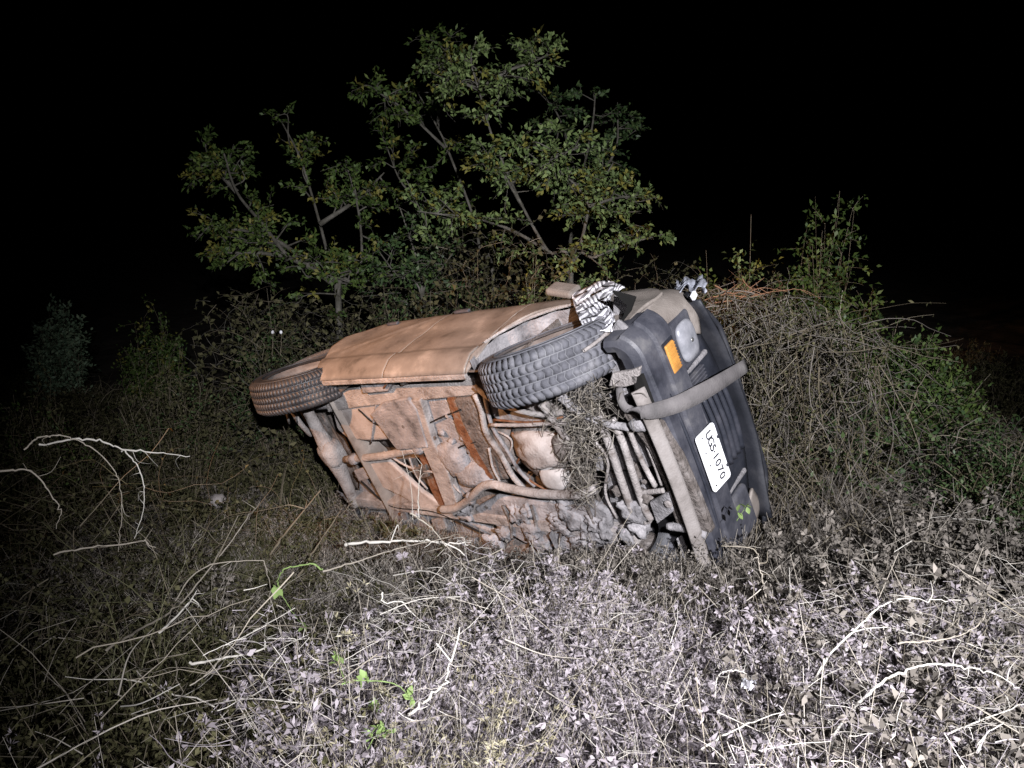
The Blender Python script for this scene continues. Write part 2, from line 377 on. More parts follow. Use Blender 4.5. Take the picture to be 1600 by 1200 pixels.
grid_sheet('engine_bay_shade_sheet', lambda u, v: (1.1 + .8 * u, -.42 + .84 * v, .80 + .03 * math.sin(9 * u + 5 * v)), 10, 10, M['under_b'], .01)  # sheet added to put shade deep in the engine bay
# chassis rails (right and left)
plate('chassis_rail', [(506, 622), (560, 606), (700, 596), (738, 590), (748, 618), (700, 622), (560, 637), (512, 645)], .33, .11, M['rail'], .012)
plate('chassis_rail', [(738, 592), (770, 610), (812, 634), (846, 650), (872, 655), (872, 634), (840, 630), (800, 610), (760, 582)], .34, .09, M['rail'], .010)
boxo('chassis_rail', (.0, .46, .38), (3.0, .09, .11), M['rail'], .012)
boxo('sill_flange', (.02, -.765, .232), (1.55, .035, .03), M['rail'], .006)
# sill box pieces seen between the door edge and the rail
plate('body_mount', [(560, 592), (600, 588), (612, 600), (606, 612), (566, 616)], .29, .06, M['under'], .01)
plate('body_mount', [(520, 600), (548, 590), (556, 596), (530, 616), (514, 618)], .31, .05, M['under_b'], .01)
plate('jacking_bracket', [(618, 584), (642, 578), (648, 596), (626, 604)], .27, .05, M['under_b'], .01)
pipe('brake_line', [(566, 582, .27), (600, 580, .27), (607, 592, .27), (600, 606, .28)], .008, M['rust'])
# rear axle and differential
pipe('rear_axle', [(470, 622, .33), (484, 648, .33), (500, 678, .33), (520, 712, .33), (538, 748, .33), (556, 790, .33)], [.062, .045, .055, .085, .055, .04], M['rail'], sides=14)
blob('differential', U(519, 708, .335), (.10, .125, .09), M['rail'], 2, .22)
pipe('drive_shaft', [(540, 718, .34), (600, 712, .34), (664, 698, .35)], .032, M['rail'], sides=12)
blob('shaft_joint', U(553, 717, .335), (.05, .045, .045), M['under'], 3)
blob('shaft_joint', U(655, 700, .345), (.05, .045, .045), M['under'], 4)
# leaf springs
for y in (-.50, .50):
    for k in range(4):
        a = .0 + k * .016; L = .62 - k * .12
        grid_sheet('spring_leaf', lambda u, v, y=y, k=k, L=L: (-1.30 + L * (2 * u - 1), y - .03 + .06 * v, .375 - .014 * k + .10 * ((2 * u - 1) * L / .62) ** 2), 14, 2, M['under'], .009)
pipe('shock_absorber', [(455, 640, .30), (470, 662, .34), (486, 680, .40)], .022, M['rail'])
pipe('shackle', [(446, 636, .30), (452, 662, .31)], .012, M['rail'])
pipe('shackle', [(458, 634, .30), (464, 660, .31)], .012, M['rail'])
# fuel tank (rounded pan) + strap
def tank():
    bm = bmesh.new(); poly = [(512, 628), (560, 622), (606, 618), (640, 622), (618, 664), (606, 690), (576, 692), (545, 690), (524, 672)]
    vs = [bm.verts.new(U(a, b, .35)) for a, b in poly]; f = bm.faces.new(vs)
    r = bmesh.ops.extrude_face_region(bm, geom=[f]); vv = [g for g in r['geom'] if isinstance(g, bmesh.types.BMVert)]
    bmesh.ops.translate(bm, verts=vv, vec=(0, 0, .18))
    return bm_obj('fuel_tank', bm, M['tank'], CAR, True, .045, 4)
tank()
pipe('tank_strap', [(590, 620, .34), (584, 655, .335), (580, 692, .345)], .007, M['under'])
plate('skid_plate', [(578, 648), (596, 630), (636, 622), (650, 640), (668, 700), (620, 704)], .30, .03, M['under'], .01)
plate('cross_member', [(640, 626), (656, 624), (676, 690), (700, 740), (716, 792), (698, 800), (676, 740), (656, 694)], .31, .07, M['rail'], .01)
plate('rusty_channel', [(632, 636), (640, 632), (664, 700), (690, 760), (706, 800), (694, 806), (672, 764), (654, 712)], .36, .03, M['rust'], .004)
plate('rusty_channel', [(698, 622), (708, 620), (722, 660), (748, 710), (772, 748), (764, 750), (736, 712), (714, 672)], .33, .03, M['rust'], .004)
plate('gearbox_tunnel', [(644, 624), (700, 622), (716, 660), (742, 706), (774, 756), (738, 770), (712, 790), (690, 740), (668, 690)], .365, .09, M['under'], .03)
plate('transmission_cover', [(708, 624), (742, 620), (752, 660), (778, 716), (796, 750), (770, 752), (746, 712), (722, 664)], .33, .08, M['under_b'], .02)
blob('transfer_case', U(712, 716, .36), (.13, .14, .07), M['under'], 7, .25)
blob('gearbox', U(744, 740, .36), (.16, .10, .08), M['under'], 9, .25)
blob('bell_housing', U(788, 690, .40), (.12, .17, .09), M['under_b'], 17, .2)
for i, (a, b) in enumerate([(690, 676), (706, 690), (724, 684), (736, 704), (700, 704)]):
    blob('mud_lump', U(a, b, .35), (.03, .022, .02), M['under'], 20 + i, .5, sub=2)
# torsion bars / longitudinal tubes
pipe('torsion_bar', [(742, 616, .30), (752, 640, .30), (760, 676, .30), (784, 712, .31), (800, 742, .32), (822, 768, .33)], .020, M['rail'], sides=12)
pipe('torsion_bar', [(756, 614, .31), (764, 650, .31), (772, 672, .31), (794, 706, .32), (812, 736, .33), (836, 760, .34)], .013, M['under'], sides=10)
pipe('fuel_line', [(764, 700, .30), (770, 730, .30), (782, 754, .31)], .009, M['rail'])
# arch inner edge
pipe('arch_inner_edge', [(742, 604, .30), (770, 626, .28), (812, 642, .27), (850, 648, .27), (880, 644, .28)], .017, M['rail'], sides=10)
plate('inner_panel', [(764, 632), (800, 646), (850, 652), (884, 648), (900, 664), (850, 668), (790, 664), (768, 650)], .36, .04, M['under'], .01)
# steering rods
pipe('steering_rod', [(766, 664, .27), (820, 664, .27), (884, 660, .27)], .012, M['rail'])
pipe('steering_rod', [(772, 656, .30), (830, 660, .30), (880, 652, .30)], .008, M['rust'])
pipe('lower_arm', [(846, 630, .26), (868, 662, .28), (884, 684, .30), (894, 700, .32)], [.026, .022, .02, .018], M['rail'])
pipe('lower_arm', [(876, 618, .26), (900, 640, .28), (940, 660, .30), (984, 668, .31)], [.03, .022, .022, .022], M['under'])
# exhaust
pipe('exhaust_pipe', [(690, 796, .26), (712, 794, .26), (734, 780, .25), (752, 762, .25), (770, 757, .25), (800, 764, .25), (850, 772, .25), (906, 772, .26), (930, 764, .28)], .030, M['rail'], sides=14)
blob('exhaust_flange', U(736, 779, .25), (.03, .05, .027), M['under'], 33)
# engine
blob('engine_block', U(856, 700, .42), (.24, .20, .12), M['under_b'], 40, .15)
blob('starter_motor', U(846, 700, .34), (.17, .13, .085), M['tank'], 41, .35)
blob('engine_mount', U(884, 700, .33), (.07, .10, .07), M['under_b'], 42, .2)
blob('oil_sump', U(868, 745, .32), (.105, .085, .06), M['sump'], 43, .10)
plate('sump_guard', [(774, 776), (850, 786), (920, 784), (950, 800), (960, 852), (900, 862), (820, 850), (770, 820), (740, 796)], .34, .05, M['under'], .02)
plate('floor_side_panel', [(560, 742), (600, 750), (660, 780), (720, 812), (776, 830), (770, 880), (680, 870), (600, 840), (560, 800)], .42, .04, M['under'], .02)
plate('floor_brace', [(566, 722), (606, 720), (660, 770), (690, 790), (676, 806), (628, 776), (584, 756)], .36, .04, M['tank'], .012)
pipe('handbrake_cable', [(564, 752, .33), (610, 790, .33), (680, 800, .33), (760, 836, .33)], .008, M['black'])
pipe('handbrake_cable', [(640, 716, .34), (650, 742, .34), (668, 764, .34)], .008, M['rail'])
for a, b in [((786, 790), (800, 842)), ((830, 790), (836, 850)), ((880, 790), (872, 850)), ((918, 792), (930, 850))]:
    pipe('guard_rib', [(a[0], a[1], .325), ((a[0] + b[0]) / 2 + 4, (a[1] + b[1]) / 2, .32), (b[0], b[1], .325)], .010, M['under_b'])
cr = random.Random(77)
for k in range(46):      # bolt heads, clips and clods over the whole underside
    px = cr.uniform(520, 1060); py = cr.uniform(625, 840)
    if px > 900 and py < 700: continue
    lim = np.interp(px, [520, 600, 760, 1060], [740, 800, 835, 835])
    if py > lim: continue
    z = cr.uniform(.33, .40); k_ = cr.random()
    if k_ < .45:
        bm = bmesh.new(); bmesh.ops.create_cone(bm, cap_ends=True, segments=6, radius1=.016, radius2=.014, depth=.014)
        bmesh.ops.translate(bm, verts=bm.verts, vec=U(px, py, z - .03)); bm_obj('bolt_head', bm, M[cr.choice(['rust', 'rail', 'under_b'])], CAR)
    elif k_ < .8: blob('mud_lump', U(px, py, z), (cr.uniform(.02, .05), cr.uniform(.02, .05), .03), M[cr.choice(['under', 'under_b'])], k, .7, sub=3)
    else: plate('bracket', [(px, py), (px + 18, py - 6), (px + 24, py + 12), (px + 8, py + 16)], z - .03, .02, M[cr.choice(['under', 'rail', 'under_b'])], .003)
for k in range(34):      # mud caked along the buried edge
    px = cr.uniform(700, 1010); blob('mud_lump', U(px, cr.uniform(790, 872), .34), (cr.uniform(.03, .09), cr.uniform(.03, .08), .04), M['under'], 50 + k, .8, sub=3)
for q in ([(560, 640), (590, 664), (640, 672), (690, 652), (720, 640)], [(676, 700), (700, 720), (716, 700), (744, 690)], [(800, 676), (820, 700), (806, 730), (830, 752), (862, 770)], [(600, 706), (640, 730), (690, 742), (720, 770)], [(890, 730), (910, 760), (930, 790), (926, 830)], [(770, 670), (800, 690), (790, 730), (812, 756)], [(930, 690), (950, 720), (946, 770), (964, 810)]):
    pipe('hose', [(a, b, .325 + .02 * cr.random()) for a, b in q], cr.uniform(.006, .011), M[cr.choice(['under_b', 'black', 'rust', 'rail'])])
# crossmember frame under radiator: slanted bars and shade panels
plate('radiator_panel', [(928, 700), (1006, 676), (1030, 724), (1004, 734), (930, 736)], .40, .03, M['under'], .006)
plate('radiator_panel', [(946, 740), (1000, 738), (1016, 790), (1010, 830), (960, 826)], .41, .03, M['under'], .006)
for q, w in [([(934, 650), (950, 690), (968, 742), (988, 800)], .024), ([(956, 654), (974, 694), (990, 744), (1008, 796), (1018, 812)], .022), ([(980, 664), (996, 704), (1008, 730), (1024, 760)], .016)]:
    pipe('front_frame_bar', [(a, b, .33) for a, b in q], w, M['rail'])
pipe('track_rod', [(1010, 694, .34), (1022, 724, .34), (1034, 758, .35)], .010, M['rail'])
pipe('track_rod', [(1000, 770, .34), (1020, 768, .34), (1038, 766, .34)], .016, M['rail'])
plate('front_cross_member', [(972, 648), (1000, 646), (1034, 660), (1062, 716), (1086, 770), (1112, 834), (1060, 828), (1046, 790), (1040, 764), (1014, 704)], .31, .06, M['under_b'], .012)
plate('gusset', [(1014, 786), (1046, 768), (1052, 800), (1026, 820)], .30, .03, M['under'], .01)
blob('bolt_cap', U(1044, 788, .29), (.024, .024, .012), M['rail'], 2, 0, sub=2)
blob('tow_eye', U(998, 664, .28), (.06, .035, .03), M['under'], 5, .1)
pipe('lower_tube', [(1044, 822, .30), (1072, 826, .30), (1104, 836, .31)], .024, M['under'])
# wheel side: hub carrier between the tyre and the bumper
plate('inner_fender_panel', [(962, 500), (985, 520), (1004, 560), (1010, 574), (985, 586), (955, 590), (940, 560), (950, 520)], .45, .04, M['under'], .02)
plate('inner_fender_panel', [(958, 462), (982, 466), (984, 480), (966, 510), (956, 500)], .62, .03, M['under'], .01)
plate('fender_bracket', [(956, 584), (984, 580), (1000, 574), (996, 600), (974, 606), (950, 604)], .30, .03, M['rail'], .008)

# ---- the front
def front(px, py, x=2.03): return cpt(px, py, 0, x)
def loft(name, secs, mat, closed=True, bevel=0, smooth=True, caps=True, parent=CAR):
    """secs: list of rings (k,3)"""
    secs = [np.asarray(s, float) for s in secs]; k = len(secs[0]); V = np.concatenate(secs)
    n = len(secs); i = np.arange(n - 1)[:, None] * k; j = np.arange(k if closed else k - 1)[None]; j2 = (j + 1) % k
    Q = np.stack([i + j, i + j2, i + k + j2, i + k + j], -1).reshape(-1, 4)
    bm = bmesh.new(); bv = [bm.verts.new(v) for v in V]; 
    for q in Q: bm.faces.new([bv[t] for t in q])
    if caps: bm.faces.new(bv[:k]); bm.faces.new(bv[-k:])
    o = bm_obj(name, bm, mat, parent, smooth, bevel); o.data.set_sharp_from_angle(angle=math.radians(24)); return o
# bumper: cross-section in (outward, z), swept along the front path round both corners
BUMP = [(-.07, .338), (.0, .322), (.048, .34), (.060, .356), (.060, .462), (.048, .472), (.048, .488), (.066, .497), (.066, .635), (.056, .650), (.01, .664), (-.07, .664)]
path = []
for y in np.linspace(-.62, .62, 26): path.append((1.975 - .05 * (y / .62) ** 2, y, 1, 0))
def bump_path():
    out = []
    R_ = .095
    for x in (1.80, 1.845): out.append(((x, -.845), (0, -1)))
    for a in np.linspace(0, 90, 9)[1:-1]:
        t = math.radians(a); out.append(((1.85 + R_ * math.sin(t), -.75 - R_ * math.cos(t)), (math.sin(t), -math.cos(t))))
    for y in np.linspace(-.75, .75, 24): out.append(((1.945 + .022 * (1 - (y / .75) ** 2), y), (1, 0)))
    for a in np.linspace(90, 0, 9)[1:-1]:
        t = math.radians(a); out.append(((1.85 + R_ * math.sin(t), .75 + R_ * math.cos(t)), (math.sin(t), math.cos(t))))
    for x in (1.845, 1.80): out.append(((x, .845), (0, 1)))
    return out
secs = []
for (p, nrm) in bump_path():
    w = .55 if abs(nrm[0]) < .3 else 1
    secs.append([(p[0] + nrm[0] * o, p[1] + nrm[1] * o * w + 0, z + (.02 * math.sin(p[1] * 7)) * 0) for o, z in BUMP])
bumper = loft('front_bumper', secs, M['plastic'])
# small dents and a raised rub strip
for sgn in (-1, 1):
    boxo('lamp_recess', (2.0, sgn * .645, .565), (.03, .20, .125), M['plastic_dark'], .01)
lamp = boxo('indicator_lamp', (2.012, -.64, .565), (.03, .165, .085), M['amber'], .008)
for k in range(9):
    boxo('lens_rib', (2.029, -.71 + .0175 * k, .565), (.004, .006, .075), M['amber'], .001, parent=lamp)
# lower valance and the black gap above it
grid_sheet('lower_valance', lambda u, v: (1.94 + .03 * math.sin(math.pi * u) + .04 * v, -.62 + 1.28 * u, .235 + .065 * v), 40, 5, M['valance'], .02)
boxo('valance_gap_shade', (1.955, 0, .315), (.06, 1.36, .03), M['black'], 0)  # black strip put in as the shade of the gap
plate('arch_gap_shade', [(956, 456), (992, 466), (984, 488), (970, 506), (978, 512), (1002, 512), (1016, 540), (1024, 568), (1014, 577), (1002, 560), (990, 532), (974, 522), (956, 522), (972, 498), (980, 478)], .50, .02, M['black'], 0)  # black plate standing for the dark hole behind the bumper end
# corner piece above the bumper (wing end) wrapping from side to front
def corner(u, v, s):
    z = .69 + (.385 - .13 * max(0, u - .45)) * v
    a = min(1, max(0, (u - .3) / .45)) * math.pi / 2
    R_ = .11 + .05 * v
    if u < .3: x = 1.70 + .10 * u / .3; y = .855
    elif u > .75: x = 1.80 + R_; y = .855 - R_ - .10 * (u - .75) / .25
    else: x = 1.80 + R_ * math.sin(a); y = .855 - R_ + R_ * math.cos(a)
    y = min(y, .855) - .05 * v ** 3; x -= .03 * v ** 2
    return (x, s * y, z)
for s in (-1, 1):
    grid_sheet('wing_corner', lambda u, v, s=s: corner(u, v, s), 30, 16, M['paint'], .02)
# headlight panels, grille, slats, hood lip
grid_sheet('front_panel', lambda u, v: (1.895 + .045 * math.sin(math.pi * u) - .03 * v, -.70 + 1.40 * u, .66 + (.36 + .12 * math.sin(math.pi * u)) * v), 30, 8, M['plastic_dark'], .02)
for s in (-1, 1):
    hx = boxo('headlight_bezel', (1.925, s * .60, .825), (.05, .30, .235), M['plastic'], .05, seg=4)
    if s > 0: continue      # the buried side's lamp is smashed out
    bm = bmesh.new(); bmesh.ops.create_uvsphere(bm, u_segments=24, v_segments=12, radius=1)
    for v in bm.verts:
        c = v.co; v.co = Vector((c.z * .035 if c.z > 0 else c.z * .01, math.copysign(abs(c.x) ** .6, c.x) * .118, math.copysign(abs(c.y) ** .6, c.y) * .09)) + Vector((1.952, s * .60, .825))
    hl = bm_obj('headlight', bm, M['lens'], CAR, True)
    bm = bmesh.new(); bmesh.ops.create_uvsphere(bm, u_segments=16, v_segments=10, radius=.018); bmesh.ops.translate(bm, verts=bm.verts, vec=(1.975, s * .60 , .83))
    bm_obj('bulb', bm, M['steel'], hl, True)
    for k in range(7):
        boxo('grille_slat', (1.945, s * (.40 - .022 * k), .80), (.03, .009, .20), M['plastic'], .003)
for k in range(6):
    grid_sheet('grille_bar', lambda u, v, k=k: (1.945 + .018 * math.sin(math.pi * u) + .02 * v, -.25 + .50 * u, .725 + .055 * k + .02 * v), 16, 3, M['plastic_dark'], .012)
pl = []
def hoodlip(u, v):
    y = -.80 + 1.60 * u
    z = .975 + .16 * min(1, max(0, math.sin(math.pi * u)) * 1.9) ** .9
    return (1.955 + .045 * math.sin(math.pi * u) - .05 * v, y, z + .05 * v + .01 * math.sin(9 * u))
grid_sheet('hood_front_edge', hoodlip, 40, 5, M['hoodp'], .025)
boxo('corner_highlight', front(1084, 462, 2.0), (.02, .035, .045), M['flower'], .004, Matrix.Rotation(.3, 3, 'X'))  # white chip put in as the highlight on the hood corner
# plastic trim strips on bumper top
g = Geo(); g.tube([(1.995 - .045 * (y / .64) ** 2, y, .685) for y in np.linspace(-.62, .62, 20)], .012, 8)
link('bumper_trim', g.mesh('bumper_trim', [M['plastic']]), None, CAR, True)
g = Geo(); g.tube([(2.035 - .045 * (y / .64) ** 2, y, .435) for y in np.linspace(-.66, .66, 20)], .010, 8)
link('bumper_trim', g.mesh('bumper_trim', [M['plastic_dark']]), None, CAR, True)
# torn grey strap looping from under the car round the bumper
def strap():
    C = [U(968, 606, .30), U(972, 628, .24), U(985, 641, .22), U(1010, 644, .22), front(1046, 636, 2.05), front(1080, 622, 2.10), front(1120, 600, 2.14), front(1168, 570, 2.10)]
    C = spline(C, 8); W = np.interp(np.linspace(0, 1, len(C)), [0, .25, .5, .75, 1], [.035, .045, .085, .095, .075])
    V = []
    T = np.gradient(C, axis=0)
    for c, t, w, q in zip(C, T, W, np.linspace(0, 1, len(C))):
        a = np.array([0.15, 1, -.05]) if q > .4 else np.array([.8, .25, 0])
        a = a - t * (a @ t) / (t @ t); a /= np.linalg.norm(a)
        V += [c - a * w / 2, c, c + a * w / 2]
    i = (np.arange(len(C) - 1)[:, None] * 3 + np.arange(2)[None]).ravel()
    me = np_mesh('bumper_strap', V, np.stack([i, i + 1, i + 4, i + 3], -1)); o = link('bumper_strap', me, M['bar'], CAR, False)
    s = o.modifiers.new('s', 'SOLIDIFY'); s.thickness = .010
strap()
# number plate
PC = np.array([2.06, -.005, .555])
bm = bmesh.new(); vs = []
hw, hh, rc = .182, .088, .022
for cx, cy, a0 in ((hw - rc, hh - rc, 0), (-hw + rc, hh - rc, 90), (-hw + rc, -hh + rc, 180), (hw - rc, -hh + rc, 270)):
    for k in range(5):
        a = math.radians(a0 + 22.5 * k); vs.append(bm.verts.new((0, cx + rc * math.cos(a), cy + rc * math.sin(a))))
f = bm.faces.new(vs); r = bmesh.ops.extrude_face_region(bm, geom=[f]); bmesh.ops.translate(bm, verts=[g for g in r['geom'] if isinstance(g, bmesh.types.BMVert)], vec=(-.006, 0, 0))
PL = bm_obj('number_plate', bm, M['plate'], CAR); PL.location = PC; PL.rotation_euler = (0, .12, 0)
def glyph(ch, y, size, z=.012):
    cu = bpy.data.curves.new('plate_letter', 'FONT'); cu.body = ch; cu.size = size; cu.align_x = 'CENTER'; cu.align_y = 'CENTER'; cu.extrude = .0006; cu.offset = .0012
    tmp = bpy.data.objects.new('tmp', cu); COL.objects.link(tmp); bpy.context.view_layer.update()
    me = bpy.data.meshes.new_from_object(tmp); bpy.data.objects.remove(tmp); me.name = 'plate_letter'
    o = link('plate_letter', me, M['ink'], PL)
    # text x -> +y, text y -> +z, normal -> +x
    o.matrix_local = Matrix(((0, 0, 1, .0022), (1, 0, 0, y), (0, 1, 0, z), (0, 0, 0, 1)))
for ch, y in zip("UG51070", (-.135, -.093, -.052, .002, .045, .088, .132)):
    glyph(ch, y, .074, .016)
for yy, zz in ((-.152, -.04), (-.06, -.05), (.02, -.05), (.15, -.055), (-.026, .02)):
    blob('plate_screw', (.002, yy, zz), (.002, .0055, .0055), M['ink'], 1, .3, PL, 2)
for yy in (-.085, .105):
    boxo('plate_clip', (.002, yy, .083), (.012, .016, .018), M['plastic_dark'], .002, parent=PL)

# ---- wheels
def wheel(cx, cy, cz, steer, rub, side=-1, tread_seg=52, rim_mat='rim', W=.24, tilt=0, sc=1.0):
    w = bpy.data.objects.new('wheel', None); COL.objects.link(w); w.parent = CAR; w.empty_display_size = .1
    w.location = (cx, cy, cz); w.rotation_euler = (tilt, 0, steer); w.scale = (sc, sc, sc)
    prof = [(-.5, .235), (-.52, .25), (-.56, .29), (-.55, .325), (-.50, .350), (-.44, .362), (-.2, .366), (0, .367), (.2, .366), (.44, .362), (.50, .350), (.55, .325), (.56, .29), (.52, .25), (.5, .235)]
    n = 72; secs = []
    for k in range(n):
        a = 2 * math.pi * k / n; secs.append([(r * math.cos(a), side * -t * W, r * math.sin(a)) for t, r in prof])
    k = len(prof); V = np.concatenate(secs); i = np.arange(n)[:, None] * k; j = np.arange(k - 1)[None]; i2 = ((np.arange(n) + 1) % n)[:, None] * k
    me = np_mesh('tyre', V, np.stack([i + j, i + j + 1, i2 + j + 1, i2 + j], -1).reshape(-1, 4)); ty = link('tyre', me, M[rub + '_dark'] if rub == 'rubber' else M[rub], w, True)
    # tread lugs
    V = []; Q = []
    rows = [(-.53, -.32, 1, .10), (-.295, -.115, -1, .08), (-.09, .09, 1, .08), (.115, .295, -1, .08), (.32, .53, 1, .10)]
    for ri, (a0, a1, sg, sk) in enumerate(rows):
        for q in range(tread_seg):
            da = 2 * math.pi / tread_seg; t0 = (q + (.5 if ri % 2 else 0)) * da; gap = .13
            pts = []
            for (tt, uu) in ((gap, 0), (1, 0), (1, .5), (1, 1), (gap, 1), (gap, .5)):
                ww = a0 + (a1 - a0) * uu; sh = sg * .22 * (1 - abs(2 * uu - 1)) + sg * sk * uu
                pts.append((t0 + da * (tt + sh), ww))
            for h in (-.006, .0065):
                for th, ww in pts:
                    rr = np.interp(abs(ww), [0, .2, .44, .50, .56], [.367, .366, .362, .350, .325]) + h
                    V.append((rr * math.cos(th), side * -ww * W, rr * math.sin(th)))
            b = len(V) - 12
            for e in range(6): Q.append((b + e, b + (e + 1) % 6, b + 6 + (e + 1) % 6, b + 6 + e))
            Q += [(b + 6, b + 7, b + 8, b + 11), (b + 8, b + 9, b + 10, b + 11)]
    me = np_mesh('tread', V, Q); tr = link('tread', me, M[rub], w)
    bmm = bmesh.new(); bmm.from_mesh(me); bmesh.ops.recalc_face_normals(bmm, faces=bmm.faces); bmm.to_mesh(me); bmm.free()
    tr['kind'] = 'stuff'
    # sidewall rings
    for rr in (.272, .335):
        g = Geo(); a = np.linspace(0, 2 * math.pi, 60)
        g.tube(np.stack([rr * np.cos(a), np.full(60, side * (.562 if rr < .3 else .545) * W), rr * np.sin(a)], 1), .004, 6)
        link('sidewall_ring', g.mesh('sidewall_ring', [M[rub]]), None, w, True)
    # rim (pressed steel dish)
    rp = [(.42, .238), (.50, .246), (.47, .236), (.40, .215), (.34, .205), (.22, .195), (.16, .17), (.20, .13), (.26, .10), (.24, .065), (.34, .06), (.36, .045), (.36, .001)]
    n = 40; secs = [[(r * math.cos(2 * math.pi * q / n), side * t * W, r * math.sin(2 * math.pi * q / n)) for t, r in rp] for q in range(n)]
    k = len(rp); V = np.concatenate(secs); i = np.arange(n)[:, None] * k; j = np.arange(k - 1)[None]; i2 = ((np.arange(n) + 1) % n)[:, None] * k
    me = np_mesh('rim', V, np.stack([i + j, i + j + 1, i2 + j + 1, i2 + j], -1).reshape(-1, 4)); link('rim', me, M[rim_mat], w, True)
    for q in range(5):
        a = q * 2 * math.pi / 5 + .4
        blob('wheel_nut', (.082 * math.cos(a), side * .28 * W, .082 * math.sin(a)), (.012, .018, .012), M['steel'], 1, 0, w, 1)
    # back face (brake drum)
    blob('brake_drum', (0, -side * .1 * W, 0), (.17, .07, .17), M['under_b'], 1, .02, w, 3)
    return w
c1 = cpt(853, 536, 1, -.845)
wheel(c1[0] + .01, -.735, c1[2] - .01, -math.radians(9), 'rubber', -1, 58, W=.225, tilt=-math.radians(11), sc=1.14)
c2 = cpt(468, 580, 1, -.83)
wheel(c2[0], -.72, c2[2] - .01, 0, 'rubber_rear', -1, 84, W=.215, tilt=-math.radians(12), sc=1.10)
wheel(1.28, .76, .50, -math.radians(9), 'rubber', 1, 44, sc=1.0, tilt=math.radians(10))
wheel(-1.30, .72, .36, 0, 'rubber_rear', 1, 60, W=.22)
# rear mud guard edge behind the rear tyre
a = np.linspace(math.radians(100), math.radians(215), 24)
V = []
for t in a:
    for y in (-.80, -.76, -.70, -.62): V.append((c2[0] + .47 * math.cos(t), y, c2[2] + .47 * math.sin(t)))
i = (np.arange(23)[:, None] * 4 + np.arange(3)[None]).ravel()
o = link('mudguard', np_mesh('mudguard', V, np.stack([i, i + 1, i + 5, i + 4], -1)), M['rubber_rear'], CAR, True)
o.modifiers.new('s', 'SOLIDIFY').thickness = .01

# ------------------------------------------------------------------ patterned cloth caught over the front wing
def cloth_mat():
    m = bpy.data.materials.new('striped_cloth'); m.use_nodes = True
    n = m.node_tree.nodes; l = m.node_tree.links; b = n["Principled BSDF"]
    uv = n.new("ShaderNodeUVMap"); uv.uv_map = 'uv'
    sp = n.new("ShaderNodeSeparateXYZ"); l.new(uv.outputs[0], sp.inputs[0])
    def math_(op, a, b_=None):
        q = n.new("ShaderNodeMath"); q.operation = op
        for k, v in ((0, a), (1, b_)):
            if v is None: continue
            if isinstance(v, (int, float)): q.inputs[k].default_value = v
            else: l.new(v, q.inputs[k])
        return q.outputs[0]
    X, Y = sp.outputs[0], sp.outputs[1]
    ch = math_('MODULO', math_('ADD', math_('FLOOR', X), math_('FLOOR', Y)), 2.0)
    sx = math_('GREATER_THAN', math_('FRACT', math_('MULTIPLY', X, 5.0)), .5)
    sy = math_('GREATER_THAN', math_('FRACT', math_('MULTIPLY', Y, 5.0)), .5)
    mx = n.new("ShaderNodeMix"); mx.data_type = 'FLOAT'; l.new(ch, mx.inputs[0]); l.new(sx, mx.inputs[2]); l.new(sy, mx.inputs[3])
    mc = n.new("ShaderNodeMix"); mc.data_type = 'RGBA'; l.new(mx.outputs[0], mc.inputs[0])
    mc.inputs[6].default_value = (.16, .155, .17, 1); mc.inputs[7].default_value = (.68, .67, .70, 1)
    l.new(mc.outputs[2], b.inputs["Base Color"]); b.inputs["Roughness"].default_value = .95
    return m
def cloth_sheet(name, rows, nu, nv, fold, uvs, label):
    """rows: list of rows of control points in vehicle coords"""
    R_ = [spline(r, 10) for r in rows]; k = min(len(r) for r in R_)
    A = np.array([r[np.linspace(0, len(r) - 1, nu).astype(int)] for r in R_])
    B = np.stack([spline(A[:, i], 12)[np.linspace(0, (len(rows) - 1) * 12, nv).astype(int)] for i in range(nu)], 0)
    V = []
    for i in range(nu):
        for j in range(nv):
            p = B[i, j].copy(); q = mnoise.noise(Vector((i * .35, j * .18, 3.1)))
            p += np.array([.3, -.9, .3]) * (fold * q + fold * .6 * math.sin(i * .9 + j * .25)); V.append(carpt(p))
    ii = (np.arange(nu - 1)[:, None] * nv + np.arange(nv - 1)[None]).ravel()
    me = np_mesh(name, V, np.stack([ii, ii + 1, ii + nv + 1, ii + nv], -1))
    u = me.uv_layers.new(name='uv'); vi = np.zeros(len(me.loops), np.int32); me.loops.foreach_get('vertex_index', vi)
    co = np.stack([(vi // nv) / (nu - 1) * uvs[0] + .2, (vi % nv) / (nv - 1) * uvs[1] + .1], -1)
    co = co @ np.array([[.9, -.35], [.35, .9]]) + 4
    u.data.foreach_set('uv', co.astype(np.float32).ravel())
    me.materials.append(CM); o = link(name, me, None, None, True); tag(o, label, 'cloth')
    o.modifiers.new('s', 'SOLIDIFY').thickness = .004
    return o
CM = cloth_mat()
Ys = lambda px, py, y=-.90: cpt(px, py, 1, y)
rows = [[Ys(893, 460, -.90), Ys(898, 480, -.905), Ys(906, 500, -.90), Ys(916, 522, -.885)],
        [Ys(915, 449, -.90), Ys(920, 474, -.915), Ys(928, 496, -.91), Ys(934, 520, -.885)],
        [Ys(934, 440, -.90), Ys(940, 468, -.91), Ys(948, 492, -.905), Ys(954, 518, -.88)],
        [Ys(960, 441, -.88), Ys(950, 466, -.90), Ys(955, 490, -.90), Ys(961, 514, -.87)],
        [Ys(976, 450, -.86), Ys(955, 462, -.88), Ys(958, 492, -.89), Ys(964, 512, -.87)]]
cloth_sheet('patterned_cloth', rows, 40, 48, .007, (2.6, 2.9), 'black and white striped cloth draped over the front wing above the tyre')
